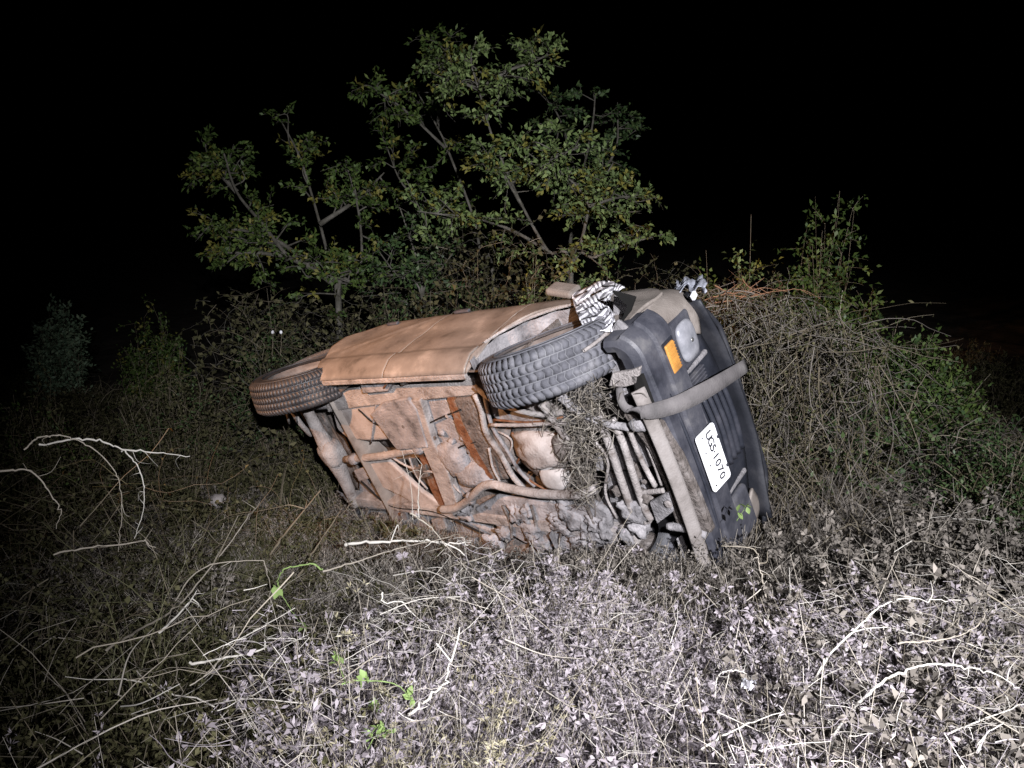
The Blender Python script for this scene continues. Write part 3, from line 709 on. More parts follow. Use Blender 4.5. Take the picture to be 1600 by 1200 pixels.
rows = [[Ys(948, 512, -.86), Ys(952, 526, -.80), Ys(952, 544, -.72), Ys(953, 562, -.66)],
        [Ys(958, 512, -.86), Ys(961, 526, -.80), Ys(960, 544, -.72), Ys(960, 563, -.66)],
        [Ys(964, 514, -.86), Ys(968, 528, -.80), Ys(970, 546, -.72), Ys(966, 560, -.66)]]
tail = cloth_sheet('cloth_end', rows, 18, 36, .008, (.8, 2.6), 'x')
clo = [o for o in COL.objects if o.name == 'patterned_cloth'][0]
for k in ('label', 'category'): del tail[k]
tail.parent = clo
# pale rag on the hood corner
def rag():
    V = []; nu = nv = 18
    for i in range(nu):
        for j in range(nv):
            p = cpt(1056 + 46 * i / 17, 452 - 14 * j / 17 + 6 * math.sin(i * .8), 1, -.80 + .1 * j / 17)
            p = p + np.array([.3, -.4, .6]) * .06 * mnoise.noise(Vector((i * .4, j * .4, 7))) ; V.append(carpt(p))
    ii = (np.arange(nu - 1)[:, None] * nv + np.arange(nv - 1)[None]).ravel()
    o = link('crumpled_rag', np_mesh('crumpled_rag', V, np.stack([ii, ii + 1, ii + nv + 1, ii + nv], -1)), M['rag'], None, True)
    o.modifiers.new('s', 'SOLIDIFY').thickness = .005
    tag(o, 'small pale crumpled rag lying on the upper front corner of the vehicle', 'rag')
rag()

# ------------------------------------------------------------------ vegetation generators
def unit(v): return v / (np.linalg.norm(v, axis=-1, keepdims=True) + 1e-9)
def blocked(P, pad=0.0):
    """points that fall inside the vehicle"""
    Q = (np.asarray(P) - TW) @ MW
    return (np.abs(Q[:, 0]) < 2.06 + pad) & (np.abs(Q[:, 1]) < .90 + pad) & (Q[:, 2] > .22 - pad) & (Q[:, 2] < np.where(Q[:, 0] > .9, 1.2, 1.75))
def in_front(P):
    """points above the brush line where the underside shows in the photograph"""
    return np.zeros(len(P), bool)

def tree(name, label, stems, Y, spread, nsub, leafn, leafL, mats, group=None, seed=1, r0=.035, cat='tree', up=.25, sub_len=(.35, .9), start=.15, depth=.7):
    """stems: pixel polylines at distance Y; the rest of the crown grows from them"""
    R = np.random.default_rng(seed)
    base = at(*stems[0][0], Y); bx = np.array([base[0], Y, float(G(base[0], Y))])
    root = empty(name, label, cat, bx, group)
    gs = Geo(); gl = Geo()
    for si, st in enumerate(stems):
        dz = R.normal() * depth * .4
        P = np.array([at(px, py, Y + dz * k / max(1, len(st) - 1)) for k, (px, py) in enumerate(st)])
        if si == 0 or st[0] == stems[0][0]: P = np.vstack([bx + [R.normal() * .03, R.normal() * .03, -.05], P])
        C = spline(P, 6); L = np.linspace(0, 1, len(C))
        gs.tube(C - bx, r0 * (1 - .82 * L) * (1 if si == 0 else .7) + .003, 6)
        for q in range(nsub):
            t = start + (1 - start) * R.random() ** .8; p = C[min(len(C) - 1, int(t * (len(C) - 1)))]
            d = unit(R.normal(size=3) * [1, depth, .55] + [0, 0, up]); ln = R.uniform(*sub_len) * (1 - .45 * t) * spread
            e = p + d * ln + [0, 0, -.05 * ln]; m_ = (p + e) / 2 + R.normal(size=3) * .05 + [0, 0, .06 * ln]
            B = spline([p, m_, e], 4); gs.tube(B - bx, np.linspace(.010, .003, len(B)) * (r0 / .035), 4)
            nt = 4 + int(3 * R.random())
            for w in range(nt):
                tt = .3 + .7 * (w + R.random()) / nt; pp = B[min(len(B) - 1, int(tt * (len(B) - 1)))]
                td = unit(d * .8 + R.normal(size=3) * [.8, .8, .35]); tl = R.uniform(.12, .34) * spread
                TP = np.array([pp, pp + td * tl * .5 + R.normal(size=3) * .015, pp + td * tl + [0, 0, -.03]]); gs.tube(TP - bx, [.0035, .003, .0015], 3)
                n = max(3, int(leafn * R.uniform(.5, 1.3)))
                s_ = R.random(n); LP = pp + td * tl * s_[:, None] + R.normal(size=(n, 3)) * .02
                LD = unit(td + R.normal(size=(n, 3)) * .9 + [0, 0, .1])
                gl.leaves(LP - bx, LD, R.uniform(.6, 1.25, n) * leafL, R.uniform(.6, 1.1, n) * leafL * .62, int(R.random() < .18) if len(mats) > 1 else 0, N=R.normal(size=(n, 3)) * .6 + [0, -.5, 1])
    gs.obj('trunk', M['bark'], root); gl.obj('crown', mats, root)
    return root

# --- trees behind the vehicle
tree('tree', 'tall slender tree with pale green leaf sprays, the brightest, rising right behind the cab',
     [[(893, 428), (908, 380), (922, 322), (940, 285), (958, 255)],
      [(893, 428), (856, 392), (816, 322), (793, 270), (768, 210), (748, 140), (736, 95), (745, 60)],
      [(893, 428), (930, 402), (985, 380), (1036, 366)],
      [(856, 392), (800, 360), (740, 340), (690, 335), (652, 330)],
      [(816, 322), (780, 262), (752, 236)],
      [(793, 270), (840, 250), (880, 240), (905, 230)],
      [(748, 140), (790, 112), (830, 98), (858, 84)],
      [(748, 140), (705, 120), (690, 100)],
      [(922, 322), (900, 290), (868, 262)],
      [(922, 322), (960, 310), (1000, 305)]], 8.2, .66, 13, 14, .062, [M['leaf_dusty'], M['leaf_yellow']], 'scrub trees behind the vehicle', 3, .024, up=.12)
tree('tree', 'dim bare-stemmed tree leaning left, between the bright tree and the left one',
     [[(770, 430), (752, 400), (740, 340), (700, 235), (684, 200), (650, 140)], [(700, 235), (630, 170), (575, 135)], [(684, 200), (690, 120), (700, 60)], [(740, 340), (640, 300), (600, 220)]],
     9.8, .66, 11, 11, .07, [M['leaf_tree'], M['leaf_yellow']], 'scrub trees behind the vehicle', 7, .024)
tree('tree', 'wide dark green tree standing left of the others above the rear tyre',
     [[(528, 460), (515, 440), (480, 415), (450, 400), (410, 350), (370, 300), (350, 240)],
      [(528, 460), (520, 430), (500, 350), (470, 250), (440, 190)],
      [(528, 460), (552, 440), (565, 400), (560, 330), (540, 250)],
      [(450, 400), (400, 395), (350, 395)], [(480, 415), (440, 380), (380, 360), (320, 358)], [(370, 300), (340, 270), (310, 255)], [(500, 350), (560, 310), (600, 270)]],
     9.2, .66, 15, 14, .062, [M['leaf_tree'], M['leaf_yellow']], 'scrub trees behind the vehicle', 5, .04)
tree('tree', 'faint dark tree showing at the right edge of the bright crown',
     [[(890, 400), (905, 300), (925, 200), (930, 150)], [(905, 300), (880, 200), (860, 160)], [(905, 300), (960, 240), (965, 160)]],
     11.0, .7, 12, 12, .07, [M['leaf_dark']], 'scrub trees behind the vehicle', 9, .03)
tree('tree', 'low leafy scrub tree with thin stems between the left tree and the bright one',
     [[(660, 470), (655, 420), (640, 370), (620, 310)], [(660, 470), (690, 420), (720, 380)], [(660, 470), (620, 430), (590, 390)]],
     8.8, .7, 14, 9, .06, [M['leaf_dark'], M['leaf_tree']], 'scrub trees behind the vehicle', 19, .02)

def shrub(name, label, px, py_top, py_base, w_px, Y, n, leafL, mats, group=None, seed=1, cat='shrub', stem='straw_dim', leafn=11, H=None):
    R = np.random.default_rng(seed); sc = Y / F
    bx = at(px, py_base, Y); bx[2] = float(G(bx[0], Y)); top = at(px, py_top, Y)[2]; h = top - bx[2]; w = w_px * sc / 2
    root = empty(name, label, cat, bx, group); gs = Geo(); gl = Geo()
    for k in range(n):
        a = R.uniform(0, 2 * math.pi); q = R.random() ** .6; hh = h * (1 - .5 * q ** 2) * R.uniform(.6, .97) * (1 + .12 * math.sin(a * 3 + seed))
        e = np.array([math.cos(a) * w * q, math.sin(a) * w * q * .8, hh]); m_ = e * [.35, .35, .55] + R.normal(size=3) * .04
        hh = min(hh, h * 1.0); b0 = np.array([e[0] * .35 + R.normal() * .05, e[1] * .35 + R.normal() * .05, -.05]); m_ = (b0 + e) / 2 + R.normal(size=3) * .06
        C = spline([b0, m_, e], 5); gs.tube(C, np.linspace(.005, .0012, len(C)), 4)
        for t in range(5):
            s0 = C[int((.3 + .7 * R.random() ** .7) * (len(C) - 1) + .5)]; d = unit(R.normal(size=3) + [0, 0, .6]); tl = R.uniform(.08, .26)
            gs.tube([s0, s0 + d * tl * .5, s0 + d * tl + [0, 0, -.02]], [.003, .0025, .0012], 3)
            ln = leafn; sv = R.random(ln); LP = s0 + d * tl * sv[:, None] + R.normal(size=(ln, 3)) * .03
            gl.leaves(LP, unit(d + R.normal(size=(ln, 3)) * .9), R.uniform(.6, 1.2, ln) * leafL, R.uniform(.6, 1.1, ln) * leafL * .55, int(R.random() < .2) if len(mats) > 1 else 0)
        ln = leafn + 6; sv = .35 + .65 * R.random(ln) ** .6; LP = C[(sv * (len(C) - 1)).astype(int)] + R.normal(size=(ln, 3)) * .04
        gl.leaves(LP, unit(R.normal(size=(ln, 3)) + [0, 0, .3]), R.uniform(.6, 1.2, ln) * leafL, R.uniform(.6, 1.1, ln) * leafL * .55, 0)
    gs.obj('stem', M[stem], root); gl.obj('foliage', mats, root); return root
bg = 'low bushes round the wreck'
shrub('shrub', 'upright yellowish green shrub rising just beyond the front corner of the vehicle', 1162, 335, 450, 90, 7.6, 60, .055, [M['leaf_dusty'], M['leaf_yellow']], bg, 21)
shrub('shrub', 'dim dark green bush at the upper right, highest of the right side bushes', 1285, 318, 450, 200, 8.0, 150, .065, [M['leaf_tree'], M['leaf_dark']], bg, 22)
shrub('shrub', 'thin leafy shrub with yellow tips peeping up beside the hood rag', 1105, 380, 450, 90, 8.0, 50, .06, [M['leaf_tree'], M['leaf_yellow']], bg, 23)
shrub('shrub', 'dark green bush behind the dry thicket, beside the tall sapling', 1270, 470, 640, 170, 6.6, 130, .05, [M['leaf_tree'], M['leaf_dark']], bg, 24)
shrub('shrub', 'broad olive bush at the far right, standing on the mound beside the dark', 1400, 525, 700, 260, 6.3, 230, .048, [M['leaf_tree'], M['leaf_dark']], bg, 25)
shrub('shrub', 'small pale bluish green bush at the far left edge of the field, its leaves coloured as if lit', 100, 474, 560, 95, 11.5, 45, .075, [M['leaf_blue_lit']], bg, 26)
shrub('shrub', 'low yellow green bush in the field, right of the pale bluish one', 240, 480, 540, 110, 11.0, 45, .06, [M['leaf_tree'], M['leaf_yellow']], bg, 27)
shrub('shrub', 'yellowing bush pressed behind the vehicle under the bright tree', 838, 395, 480, 110, 7.9, 45, .05, [M['leaf_dusty'], M['leaf_yellow']], bg, 28)
shrub('shrub', 'dark bush in front of the left tree beyond the rear tyre', 430, 430, 560, 170, 8.8, 70, .05, [M['leaf_dark'], M['leaf_tree']], bg, 29)
shrub('shrub', 'dim brown bush left of the rear tyre on the open slope', 270, 545, 680, 200, 7.6, 90, .04, [M['weed_g'], M['leaf_dark']], bg, 30)
shrub('shrub', 'low grey green bush at the lower right picture edge, on the slope', 1555, 690, 900, 200, 4.6, 90, .032, [M['leaf_dark'], M['weed_g']], bg, 32)
shrub('shrub', 'dark bush directly behind the side panel under the low scrub tree', 620, 440, 540, 180, 8.2, 70, .045, [M['leaf_dark'], M['weed_g']], bg, 33)
shrub('shrub', 'dry leafy bush pressed against the far side of the hood below the amber lit twigs', 1180, 452, 640, 150, 6.1, 110, .04, [M['weed_g'], M['leaf_tree']], bg, 36)
shrub('shrub', 'dim brownish green bush spreading at the left picture edge above the arching stems', 60, 600, 720, 240, 6.5, 90, .04, [M['weed_g'], M['leaf_tree']], bg, 37)
shrub('shrub', 'dark twiggy bush behind the vehicle below the dim middle tree', 735, 430, 500, 150, 8.3, 70, .045, [M['leaf_dark'], M['weed_g']], bg, 34)
shrub('shrub', 'dark twiggy bush behind the front wing, left of the rag', 990, 400, 470, 160, 8.6, 60, .045, [M['leaf_dark'], M['weed_g']], bg, 35)

# ---- lone stems with leaves (saplings)
def stem_plant(name, label, cat, pts, Y, r, mat, leaves=0, leafL=.03, lm=None, group=None, seed=1, Yend=None, branches=()):
    R = np.random.default_rng(seed); n = len(pts)
    P = np.array([at(px, py, Y + ((Yend or Y) - Y) * k / max(1, n - 1)) for k, (px, py) in enumerate(pts)])
    b = P[0].copy(); root = empty(name, label, cat, b, group); g = Geo(); C = spline(P, 8)
    r = r * .72; kn = np.zeros(C.shape); kn[::5] = R.normal(size=kn[::5].shape) * r * 1.1
    C = C + np.cumsum(R.normal(size=C.shape), 0) * r * .14 + kn
    g.tube(C - b, np.linspace(r, r * .3, len(C)) * R.uniform(.8, 1.25, len(C)), 6)
    if r > .0022 and mat != 'vine':
        for q in range(int(R.integers(2, 6))):
            s0 = C[R.integers(len(C) // 5, len(C))]; d = unit(R.normal(size=3) * [1, .6, 1]); L_ = R.uniform(.03, .12) * Y / 3
            g.tube(spline([s0, s0 + d * L_ * .5 + R.normal(size=3) * L_ * .1, s0 + d * L_ + R.normal(size=3) * L_ * .2], 3) - b, np.linspace(r * .45, r * .12, 7), 3)
    for br in branches:
        yb = Y + ((Yend or Y) - Y) * .5
        B = spline(np.array([at(px, py, yb) for px, py in br]), 6); g.tube(B - b, np.linspace(r * .6, r * .3, len(B)), 5)
    g.obj('stem', M[mat], root)
    if leaves:
        gl = Geo(); idx = R.integers(len(C) // 4, len(C), leaves); gl.leaves(C[idx] - b, unit(R.normal(size=(leaves, 3)) + [0, 0, .4]), R.uniform(.6, 1.2, leaves) * leafL, R.uniform(.6, 1.1, leaves) * leafL * .6, 0)
        gl.obj('leaf', M[lm], root)
    return root
stem_plant('sapling', 'thin straight sapling with a leafy tip standing over the dark gap on the right', 'sapling', [(1312, 640), (1309, 560), (1313, 490), (1318, 455)], 5.9, .008, 'straw', 26, .045, 'leaf_tree', seed=2)
stem_plant('dead_branch', 'pale forked dead stalk poking up at the right edge of the mound', 'branch', [(1415, 660), (1432, 615), (1452, 580)], 5.6, .009, 'straw_dim', branches=[[(1432, 615), (1440, 640)]], seed=3)
sg = 'pale dry stems arching over the grass at left'
stem_plant('arching_stem', 'long pale arching stem at left, outermost of the arcs, bending back down', 'stem', [(63, 697), (117, 685), (160, 690), (190, 702), (213, 727), (223, 760), (222, 800), (208, 842)], 2.9, .0055, 'straw_pale', seed=4)
stem_plant('arching_stem', 'thin pale arching stem at left, the inner arc of the pair', 'stem', [(40, 702), (55, 687), (80, 680), (110, 682), (143, 698), (173, 727), (187, 753), (191, 800), (184, 862)], 2.8, .0045, 'straw', seed=5)
stem_plant('straw_stalk', 'straight pale straw pointing right from the top of the left arcs', 'straw', [(187, 702), (240, 708), (297, 714)], 2.9, .005, 'straw_pale', seed=6)
stem_plant('straw_stalk', 'kinked brownish stalk at the far left edge below the arcs', 'straw', [(0, 736), (40, 734), (63, 748), (82, 775), (98, 798), (90, 822)], 2.6, .005, 'straw', seed=7)
stem_plant('straw_stalk', 'wavy horizontal stem with a hooked tip below the left arcs', 'straw', [(88, 864), (140, 855), (196, 850), (224, 845), (235, 853), (243, 854)], 2.6, .0045, 'straw', seed=8)
stem_plant('dead_branch', 'long grey diagonal branch climbing rightward from the lower left grass', 'branch', [(168, 1012), (224, 980), (280, 945), (333, 882), (378, 822), (406, 787)], 2.4, .007, 'straw', seed=9, Yend=3.6, branches=[[(333, 882), (350, 850), (372, 806)]])
stem_plant('dead_branch', 'short pale broken stick beside the long diagonal branch', 'branch', [(252, 986), (290, 948), (308, 920)], 2.45, .0065, 'straw_pale', seed=10)
stem_plant('arching_stem', 'thin stem arching low over the diagonal branch and curling down', 'stem', [(273, 941), (298, 902), (336, 881), (402, 876), (413, 884), (422, 930), (415, 985)], 2.9, .004, 'straw', seed=11)
stem_plant('dead_branch', 'white curved twig lying left of the mauve weeds', 'branch', [(296, 1038), (332, 1030), (385, 1021), (410, 1011), (416, 996), (462, 995)], 2.05, .006, 'straw_pale', seed=12)
stem_plant('dead_branch', 'long pale dead stick lying level below the underside', 'branch', [(537, 851), (590, 847), (640, 845), (690, 847), (730, 852)], 3.5, .011, 'straw_pale', seed=13, branches=[[(690, 847), (715, 858), (726, 868)]])
stem_plant('dead_branch', 'thin dead stick crossing over the level stick toward the lower right', 'branch', [(640, 800), (668, 820), (696, 851), (741, 904)], 3.35, .006, 'straw', seed=14)
stem_plant('dead_branch', 'brown stick slanting up from the weeds under the level stick', 'branch', [(507, 893), (560, 876), (615, 858), (700, 838)], 3.3, .006, 'straw', seed=15)
stem_plant('dead_branch', 'upright white split twig in front of the exhaust pipe', 'branch', [(655, 812), (653, 780), (655, 745), (658, 726)], 4.3, .006, 'straw_pale', seed=16, branches=[[(645, 812), (642, 760), (628, 704)]])
stem_plant('dead_branch', 'zigzag white twig standing at the top of the mauve weeds', 'branch', [(596, 925), (601, 940), (626, 937), (640, 953), (675, 986)], 2.5, .0045, 'straw_pale', seed=17, branches=[[(594, 960), (654, 937), (720, 932)]])
stem_plant('dead_branch', 'knobbly white forked branch in the middle of the mauve weeds', 'branch', [(640, 1117), (668, 1093), (695, 1060), (701, 1040), (705, 1034)], 1.75, .006, 'straw_pale', seed=18, branches=[[(705, 1034), (682, 1005)], [(705, 1034), (715, 1000), (718, 980)]])
stem_plant('arching_stem', 'thick pale stem arching widely over the lower right corner', 'stem', [(1292, 1180), (1320, 1126), (1365, 1081), (1407, 1053), (1460, 1040), (1512, 1044), (1558, 1056), (1598, 1078)], 1.75, .006, 'straw_pale', seed=19)
stem_plant('arching_stem', 'pale stem bending level with small buds, upper arc at lower right', 'stem', [(1271, 1067), (1299, 1021), (1337, 983), (1372, 951), (1404, 934), (1442, 934), (1502, 935)], 2.1, .005, 'straw_pale', 8, .016, 'weed', seed=20, branches=[[(1332, 988), (1355, 982), (1388, 980)]])
stem_plant('straw_stalk', 'wavy grey stem right of the upper arc, hooked upward', 'straw', [(1404, 1004), (1450, 1001), (1495, 993), (1530, 975), (1544, 951)], 2.0, .004, 'straw', seed=21)
stem_plant('straw_stalk', 'long thin straw rising to the right picture edge', 'straw', [(1463, 1156), (1520, 1130), (1600, 1103)], 1.7, .004, 'straw_pale', seed=22)
stem_plant('straw_stalk', 'short bent straw under the wide arc at lower right', 'straw', [(1526, 1176), (1540, 1150), (1568, 1128)], 1.6, .004, 'straw_pale', seed=23)
stem_plant('dead_branch', 'tall forked dry weed stalk with a cupped tip right of the number plate', 'branch', [(1210, 992), (1200, 950), (1194, 916), (1186, 880), (1184, 862)], 2.7, .006, 'straw', seed=24, branches=[[(1194, 916), (1170, 936), (1132, 960)], [(1184, 866), (1172, 856), (1127, 853)], [(1186, 880), (1198, 878), (1199, 862)]])
stem_plant('dead_branch', 'crossed thin twigs fanning out at the bottom, right of the mauve weeds', 'branch', [(1095, 1170), (1150, 1140), (1225, 1112)], 1.7, .004, 'straw_pale', seed=25, branches=[[(1120, 1112), (1170, 1135), (1240, 1168)]])

stem_plant('dead_branch', 'dark pole leaning in the brush left of the rear axle', 'branch', [(420, 872), (455, 822), (500, 765)], 4.6, .013, 'straw_dim', seed=27)
stem_plant('dead_branch', 'second thinner dark pole leaning just right of the dark pole', 'branch', [(468, 900), (498, 850), (532, 800)], 4.4, .010, 'straw_dim', seed=28)
bm = bmesh.new(); bmesh.ops.create_icosphere(bm, subdivisions=3, radius=1)
for v in bm.verts: v.co = Vector((v.co.x * .075, v.co.y * .06, v.co.z * .06)) * (1 + .35 * mnoise.noise(v.co * 1.8))
ck = bm_obj('clod', bm, M['rail'], None, True); ck.location = at(340, 782, 6.5); tag(ck, 'pale clod of earth lying in the brush left of the rear axle', 'clod')
# flowering weed with the brightest white flower
fl = stem_plant('flowering_weed', 'nodding weed with one bright white flower over the mauve weeds', 'flower', [(1117, 1098), (1118, 1070), (1124, 1054), (1142, 1048), (1159, 1051), (1170, 1060)], 2.0, .0035, 'straw_pale', seed=26)
g = Geo(); c = at(1171, 1066, 2.0) - np.array(fl.location); n = 16
g.leaves(np.tile(c, (n, 1)) + rng.normal(size=(n, 3)) * .004, unit(rng.normal(size=(n, 3)) + [0, -.6, 0]), .022, .018, 0); g.obj('petal', M['flower'], fl)
for (px, py, Y, lab) in [(1054, 900, 2.95, 'round dried seed head on a stalk below the number plate'), (948, 899, 3.0, 'small round seed head left of the bigger one, above the mauve weeds'), (882, 893, 3.0, 'leftmost dried seed head standing over the mauve weeds')]:
    sp = stem_plant('seed_head', lab, 'seed head', [(px - 6, py + 45), (px - 2, py + 20), (px, py)], Y, .0035, 'straw', seed=int(px))
    g = Geo(); n = 60; d = unit(rng.normal(size=(n, 3))); c = at(px, py, Y) - np.array(sp.location); g.leaves(c + d * .004, d, .022, .010, 0); g.obj('floret', M['weed'], sp)
# two stalks beyond the rear tyre, each glint put in as a white ball
for px, lab in ((425, 'thin stalk with a white glinting tip beyond the rear tyre, left of two'), (438, 'thin stalk with a white glinting tip beyond the rear tyre, right of two')):
    sp = stem_plant('stalk', lab, 'stalk', [(px, 556), (px + 1, 538), (px + 1, 521)], 7.4, .006, 'straw_dim', seed=px)
    bm = bmesh.new(); bmesh.ops.create_icosphere(bm, subdivisions=2, radius=.014); o = bm_obj('tip', bm, M['flower'], sp, True); o.location = at(px + 1, 519, 7.4) - np.array(sp.location); o.scale = (1, 1, 1.3)

# green vine shoots
LV = [(0, 0, 0), (.20, .22, .06), (.33, .5, .08), (.22, .78, .04), (0, 1.05, -.06), (-.22, .78, .04), (-.33, .5, .08), (-.20, .22, .06), (0, .3, 0), (0, .55, 0), (0, .8, -.02)]
LEAF = np_mesh('leaf', LV, [(0, 1, 8, 7), (1, 2, 9, 8), (2, 3, 10, 9), (8, 9, 6, 7), (9, 10, 5, 6)], [(3, 4, 10), (10, 4, 5)]); LEAF.materials.append(M['vine'])
def vine(label, pts, Y, tufts, r=.004, L=.03):
    v = stem_plant('vine_shoot', label, 'vine', pts, Y, r, 'vine', seed=int(pts[0][0]), group=None)
    for px, py, n in tufts:
        c = at(px, py, Y) - np.array(v.location)
        for _ in range(n):
            o = link('leaf', LEAF, None, v); d = Vector(rng.normal(size=3) * [1, .45, 1]).normalized()
            o.rotation_euler = d.to_track_quat('Y', 'Z').to_euler(); o.rotation_euler.rotate_axis('Y', float(rng.uniform(-1, 1)) + 1.2 * 0)
            o.location = c + rng.normal(size=3) * .005; k = L * float(rng.uniform(.7, 1.25)); o.scale = (k, k, k)
vine('curling bright green vine shoot at the left end of the mauve weeds', [(504, 892), (490, 881), (465, 885), (441, 892), (434, 913), (438, 926), (451, 948), (472, 978)], 2.6, [(431, 920, 5), (474, 976, 6)], .0045)
vine('bright green vine looping level across the lower mauve weeds', [(535, 1068), (568, 1063), (612, 1067), (633, 1082), (643, 1100)], 1.75, [(568, 1060, 7), (642, 1090, 6), (585, 1103, 6)], .003, .026)
vine('short upright green shoot above the looping vine', [(540, 1068), (532, 1050), (528, 1032)], 1.8, [(528, 1033, 7)], .003, .024)
vine('low tuft of yellow green leaves near the bottom, left of centre', [(575, 1170), (582, 1155), (590, 1145)], 1.55, [(575, 1150, 12), (600, 1146, 12), (590, 1140, 8)], .002, .016)
vine('fresh green sprig at the foot of the number plate', [(1150, 815), (1160, 800), (1165, 790)], 3.9, [(1165, 792, 5), (1152, 800, 4)], .003, .035)

# twigs on top of the thicket, amber light put into their colour
for i, pts in enumerate([[(1102, 468), (1130, 460), (1168, 463), (1205, 455), (1250, 452), (1282, 466)], [(1118, 446), (1140, 458), (1170, 455), (1196, 466)], [(1160, 436), (1172, 450), (1196, 462)], [(1112, 474), (1150, 468), (1186, 450), (1230, 456)]]):
    stem_plant('amber_lit_twig', ['lowest level amber lit twig lying on the dry thicket', 'amber lit twig sloping down to the right on the thicket', 'steep short amber lit twig on the thicket top', 'amber lit twig rising to the right over the thicket'][i], 'twig', pts, 5.9, .0065, 'orange_lit_twig', seed=40 + i, group='amber lit twigs on the dry thicket', branches=[[(pts[1][0], pts[1][1]), (pts[1][0] + 22, pts[1][1] - 16)], [(pts[-2][0], pts[-2][1]), (pts[-2][0] + 18, pts[-2][1] + 10)]])

# ------------------------------------------------------------------ uncountable ground cover ('stuff')
def scatter(n, box, keep=None, seed=1, bias=1.0):
    R = np.random.default_rng(seed); x = R.uniform(box[0], box[1], n); y = box[2] + (box[3] - box[2]) * R.random(n) ** bias
    if keep is not None:
        m = keep(x, y, R); x, y = x[m], y[m]
    return x, y, R
def frust(x, y, pad=.25):
    return np.abs(x) < (y + .3) * .66 + pad
def canopy(x, y):
    """height of the brush above the ground"""
    h = np.where(y < 2.8, .46, .46 - (y - 2.8) * .45)
    h = np.clip(h, .17, .5)
    h = h + .17 * np.sin(x * 2.9 + 1.1 * y + 1.5) * np.cos(y * 3.3 - x) + .08 * np.sin(9 * x + 2 + 2 * np.sin(3 * y)) * np.sin(8 * y + 1.5 * np.sin(4 * x)) + .05 * np.sin(19 * x + y) * np.sin(17 * y - 5 * x)
    h = h + .13 * np.exp(-((x - .25) / .65) ** 2 - ((y - 2.1) / .5) ** 2)
    right = np.clip((x - .9) / .5, 0, 1) * np.clip((y - 2.8) / .8, 0, 1); h = h + right * (.26 * np.clip((4.6 - y), 0, 1) + .10)
    return np.clip(h, .07, .75)
def clear_car(V):
    """keeps brush out of the vehicle and off the part of it the photograph shows"""
    Q = (V - TW) @ MW
    ins = (np.abs(Q[:, 0]) < 2.1) & (Q[:, 1] > -.95) & (Q[:, 1] < .95) & (Q[:, 2] > .18) & (Q[:, 2] < np.where(Q[:, 0] > .9, 1.2, 1.75))
    return ins
def d_car(V): return (V - TW) @ MW
def sees_car(V):
    """True where brush would stand in the sight line to the exposed car above the photographed brush line"""
    d = V - np.array([0, 0, 1.6]); c = (CW.T @ d.T).T
    px = 800 + F * c[:, 0] / c[:, 2]; py = 600 + F * c[:, 1] / c[:, 2]
    line = np.interp(px, [380, 470, 540, 600, 700, 800, 900, 1000, 1060, 1110, 1160, 1215, 1300], [650, 665, 775, 800, 830, 845, 850, 852, 848, 832, 775, 738, 560])
    Q = d_car(V)
    return (px > 395) & (px < 1215) & (py < line + 4 - np.abs(rng.normal(size=len(px))) * 16) & ((Q[:, 2] < .35) | ((Q[:, 0] > 1.95) & (Q[:, 2] < 1.1)))

def weeds(name, label, cat, x, y, R, hf, mats, stems=(4, 8), ros=6, lv=6, L=.018, wr=.45, lean=.6, stem_mi=1, mi_p=0.0, cutcar=True, stemr=.0018):
    g = Geo(); n = len(x); z0 = G(x, y); H = hf(x, y)
    LP = []; LD = []
    for i in range(n):
        h = H[i] * R.uniform(.7, 1.15)
        for s in range(R.integers(*stems)):
            a = R.uniform(0, 2 * math.pi); sp = R.uniform(.1, 1) * lean * h
            b = np.array([x[i], y[i], z0[i]]); e = b + [math.cos(a) * sp, math.sin(a) * sp, h * R.uniform(.6, 1.05)]
            m_ = b + (e - b) * [.35, .35, .6]
            t = np.array([0, .35, .7, 1.0])[:, None]; C = (1 - t) ** 2 * b + 2 * t * (1 - t) * m_ + t * t * e
            C[1:] += R.normal(size=(3, 3)) * .012
            if cutcar and sees_car(C[-1:])[0]: 
                if R.random() < .9: continue
            g.tube(C, np.linspace(stemr * 1.3, stemr * .5, 4), 3, stem_mi)
            tt = R.uniform(.25, 1, ros); k = np.clip((tt * 3).astype(int), 0, 2); f = (tt * 3 - k)[:, None]; P = C[k] * (1 - f) + C[k + 1] * f
            P = P + R.normal(size=(ros, 3)) * .016
            LP.append(np.repeat(P, lv, 0)); LD.append(np.repeat(unit(C[k + 1] - C[k]), lv, 0))
    LP = np.concatenate(LP); LD = np.concatenate(LD); m = len(LP)
    D = unit(LD * .5 + R.normal(size=(m, 3)) * [1, 1, .8]); LP = LP + D * .003
    if cutcar:
        k = ~clear_car(LP) & ~sees_car(LP); LP = LP[k]; D = D[k]; m = len(LP)
    g.leaves(LP, D, R.uniform(.55, 1.3, m) * L, R.uniform(.6, 1.2, m) * L * wr, 0)
    o = g.obj(name, mats); tag(o, label, cat, kind='stuff'); return o
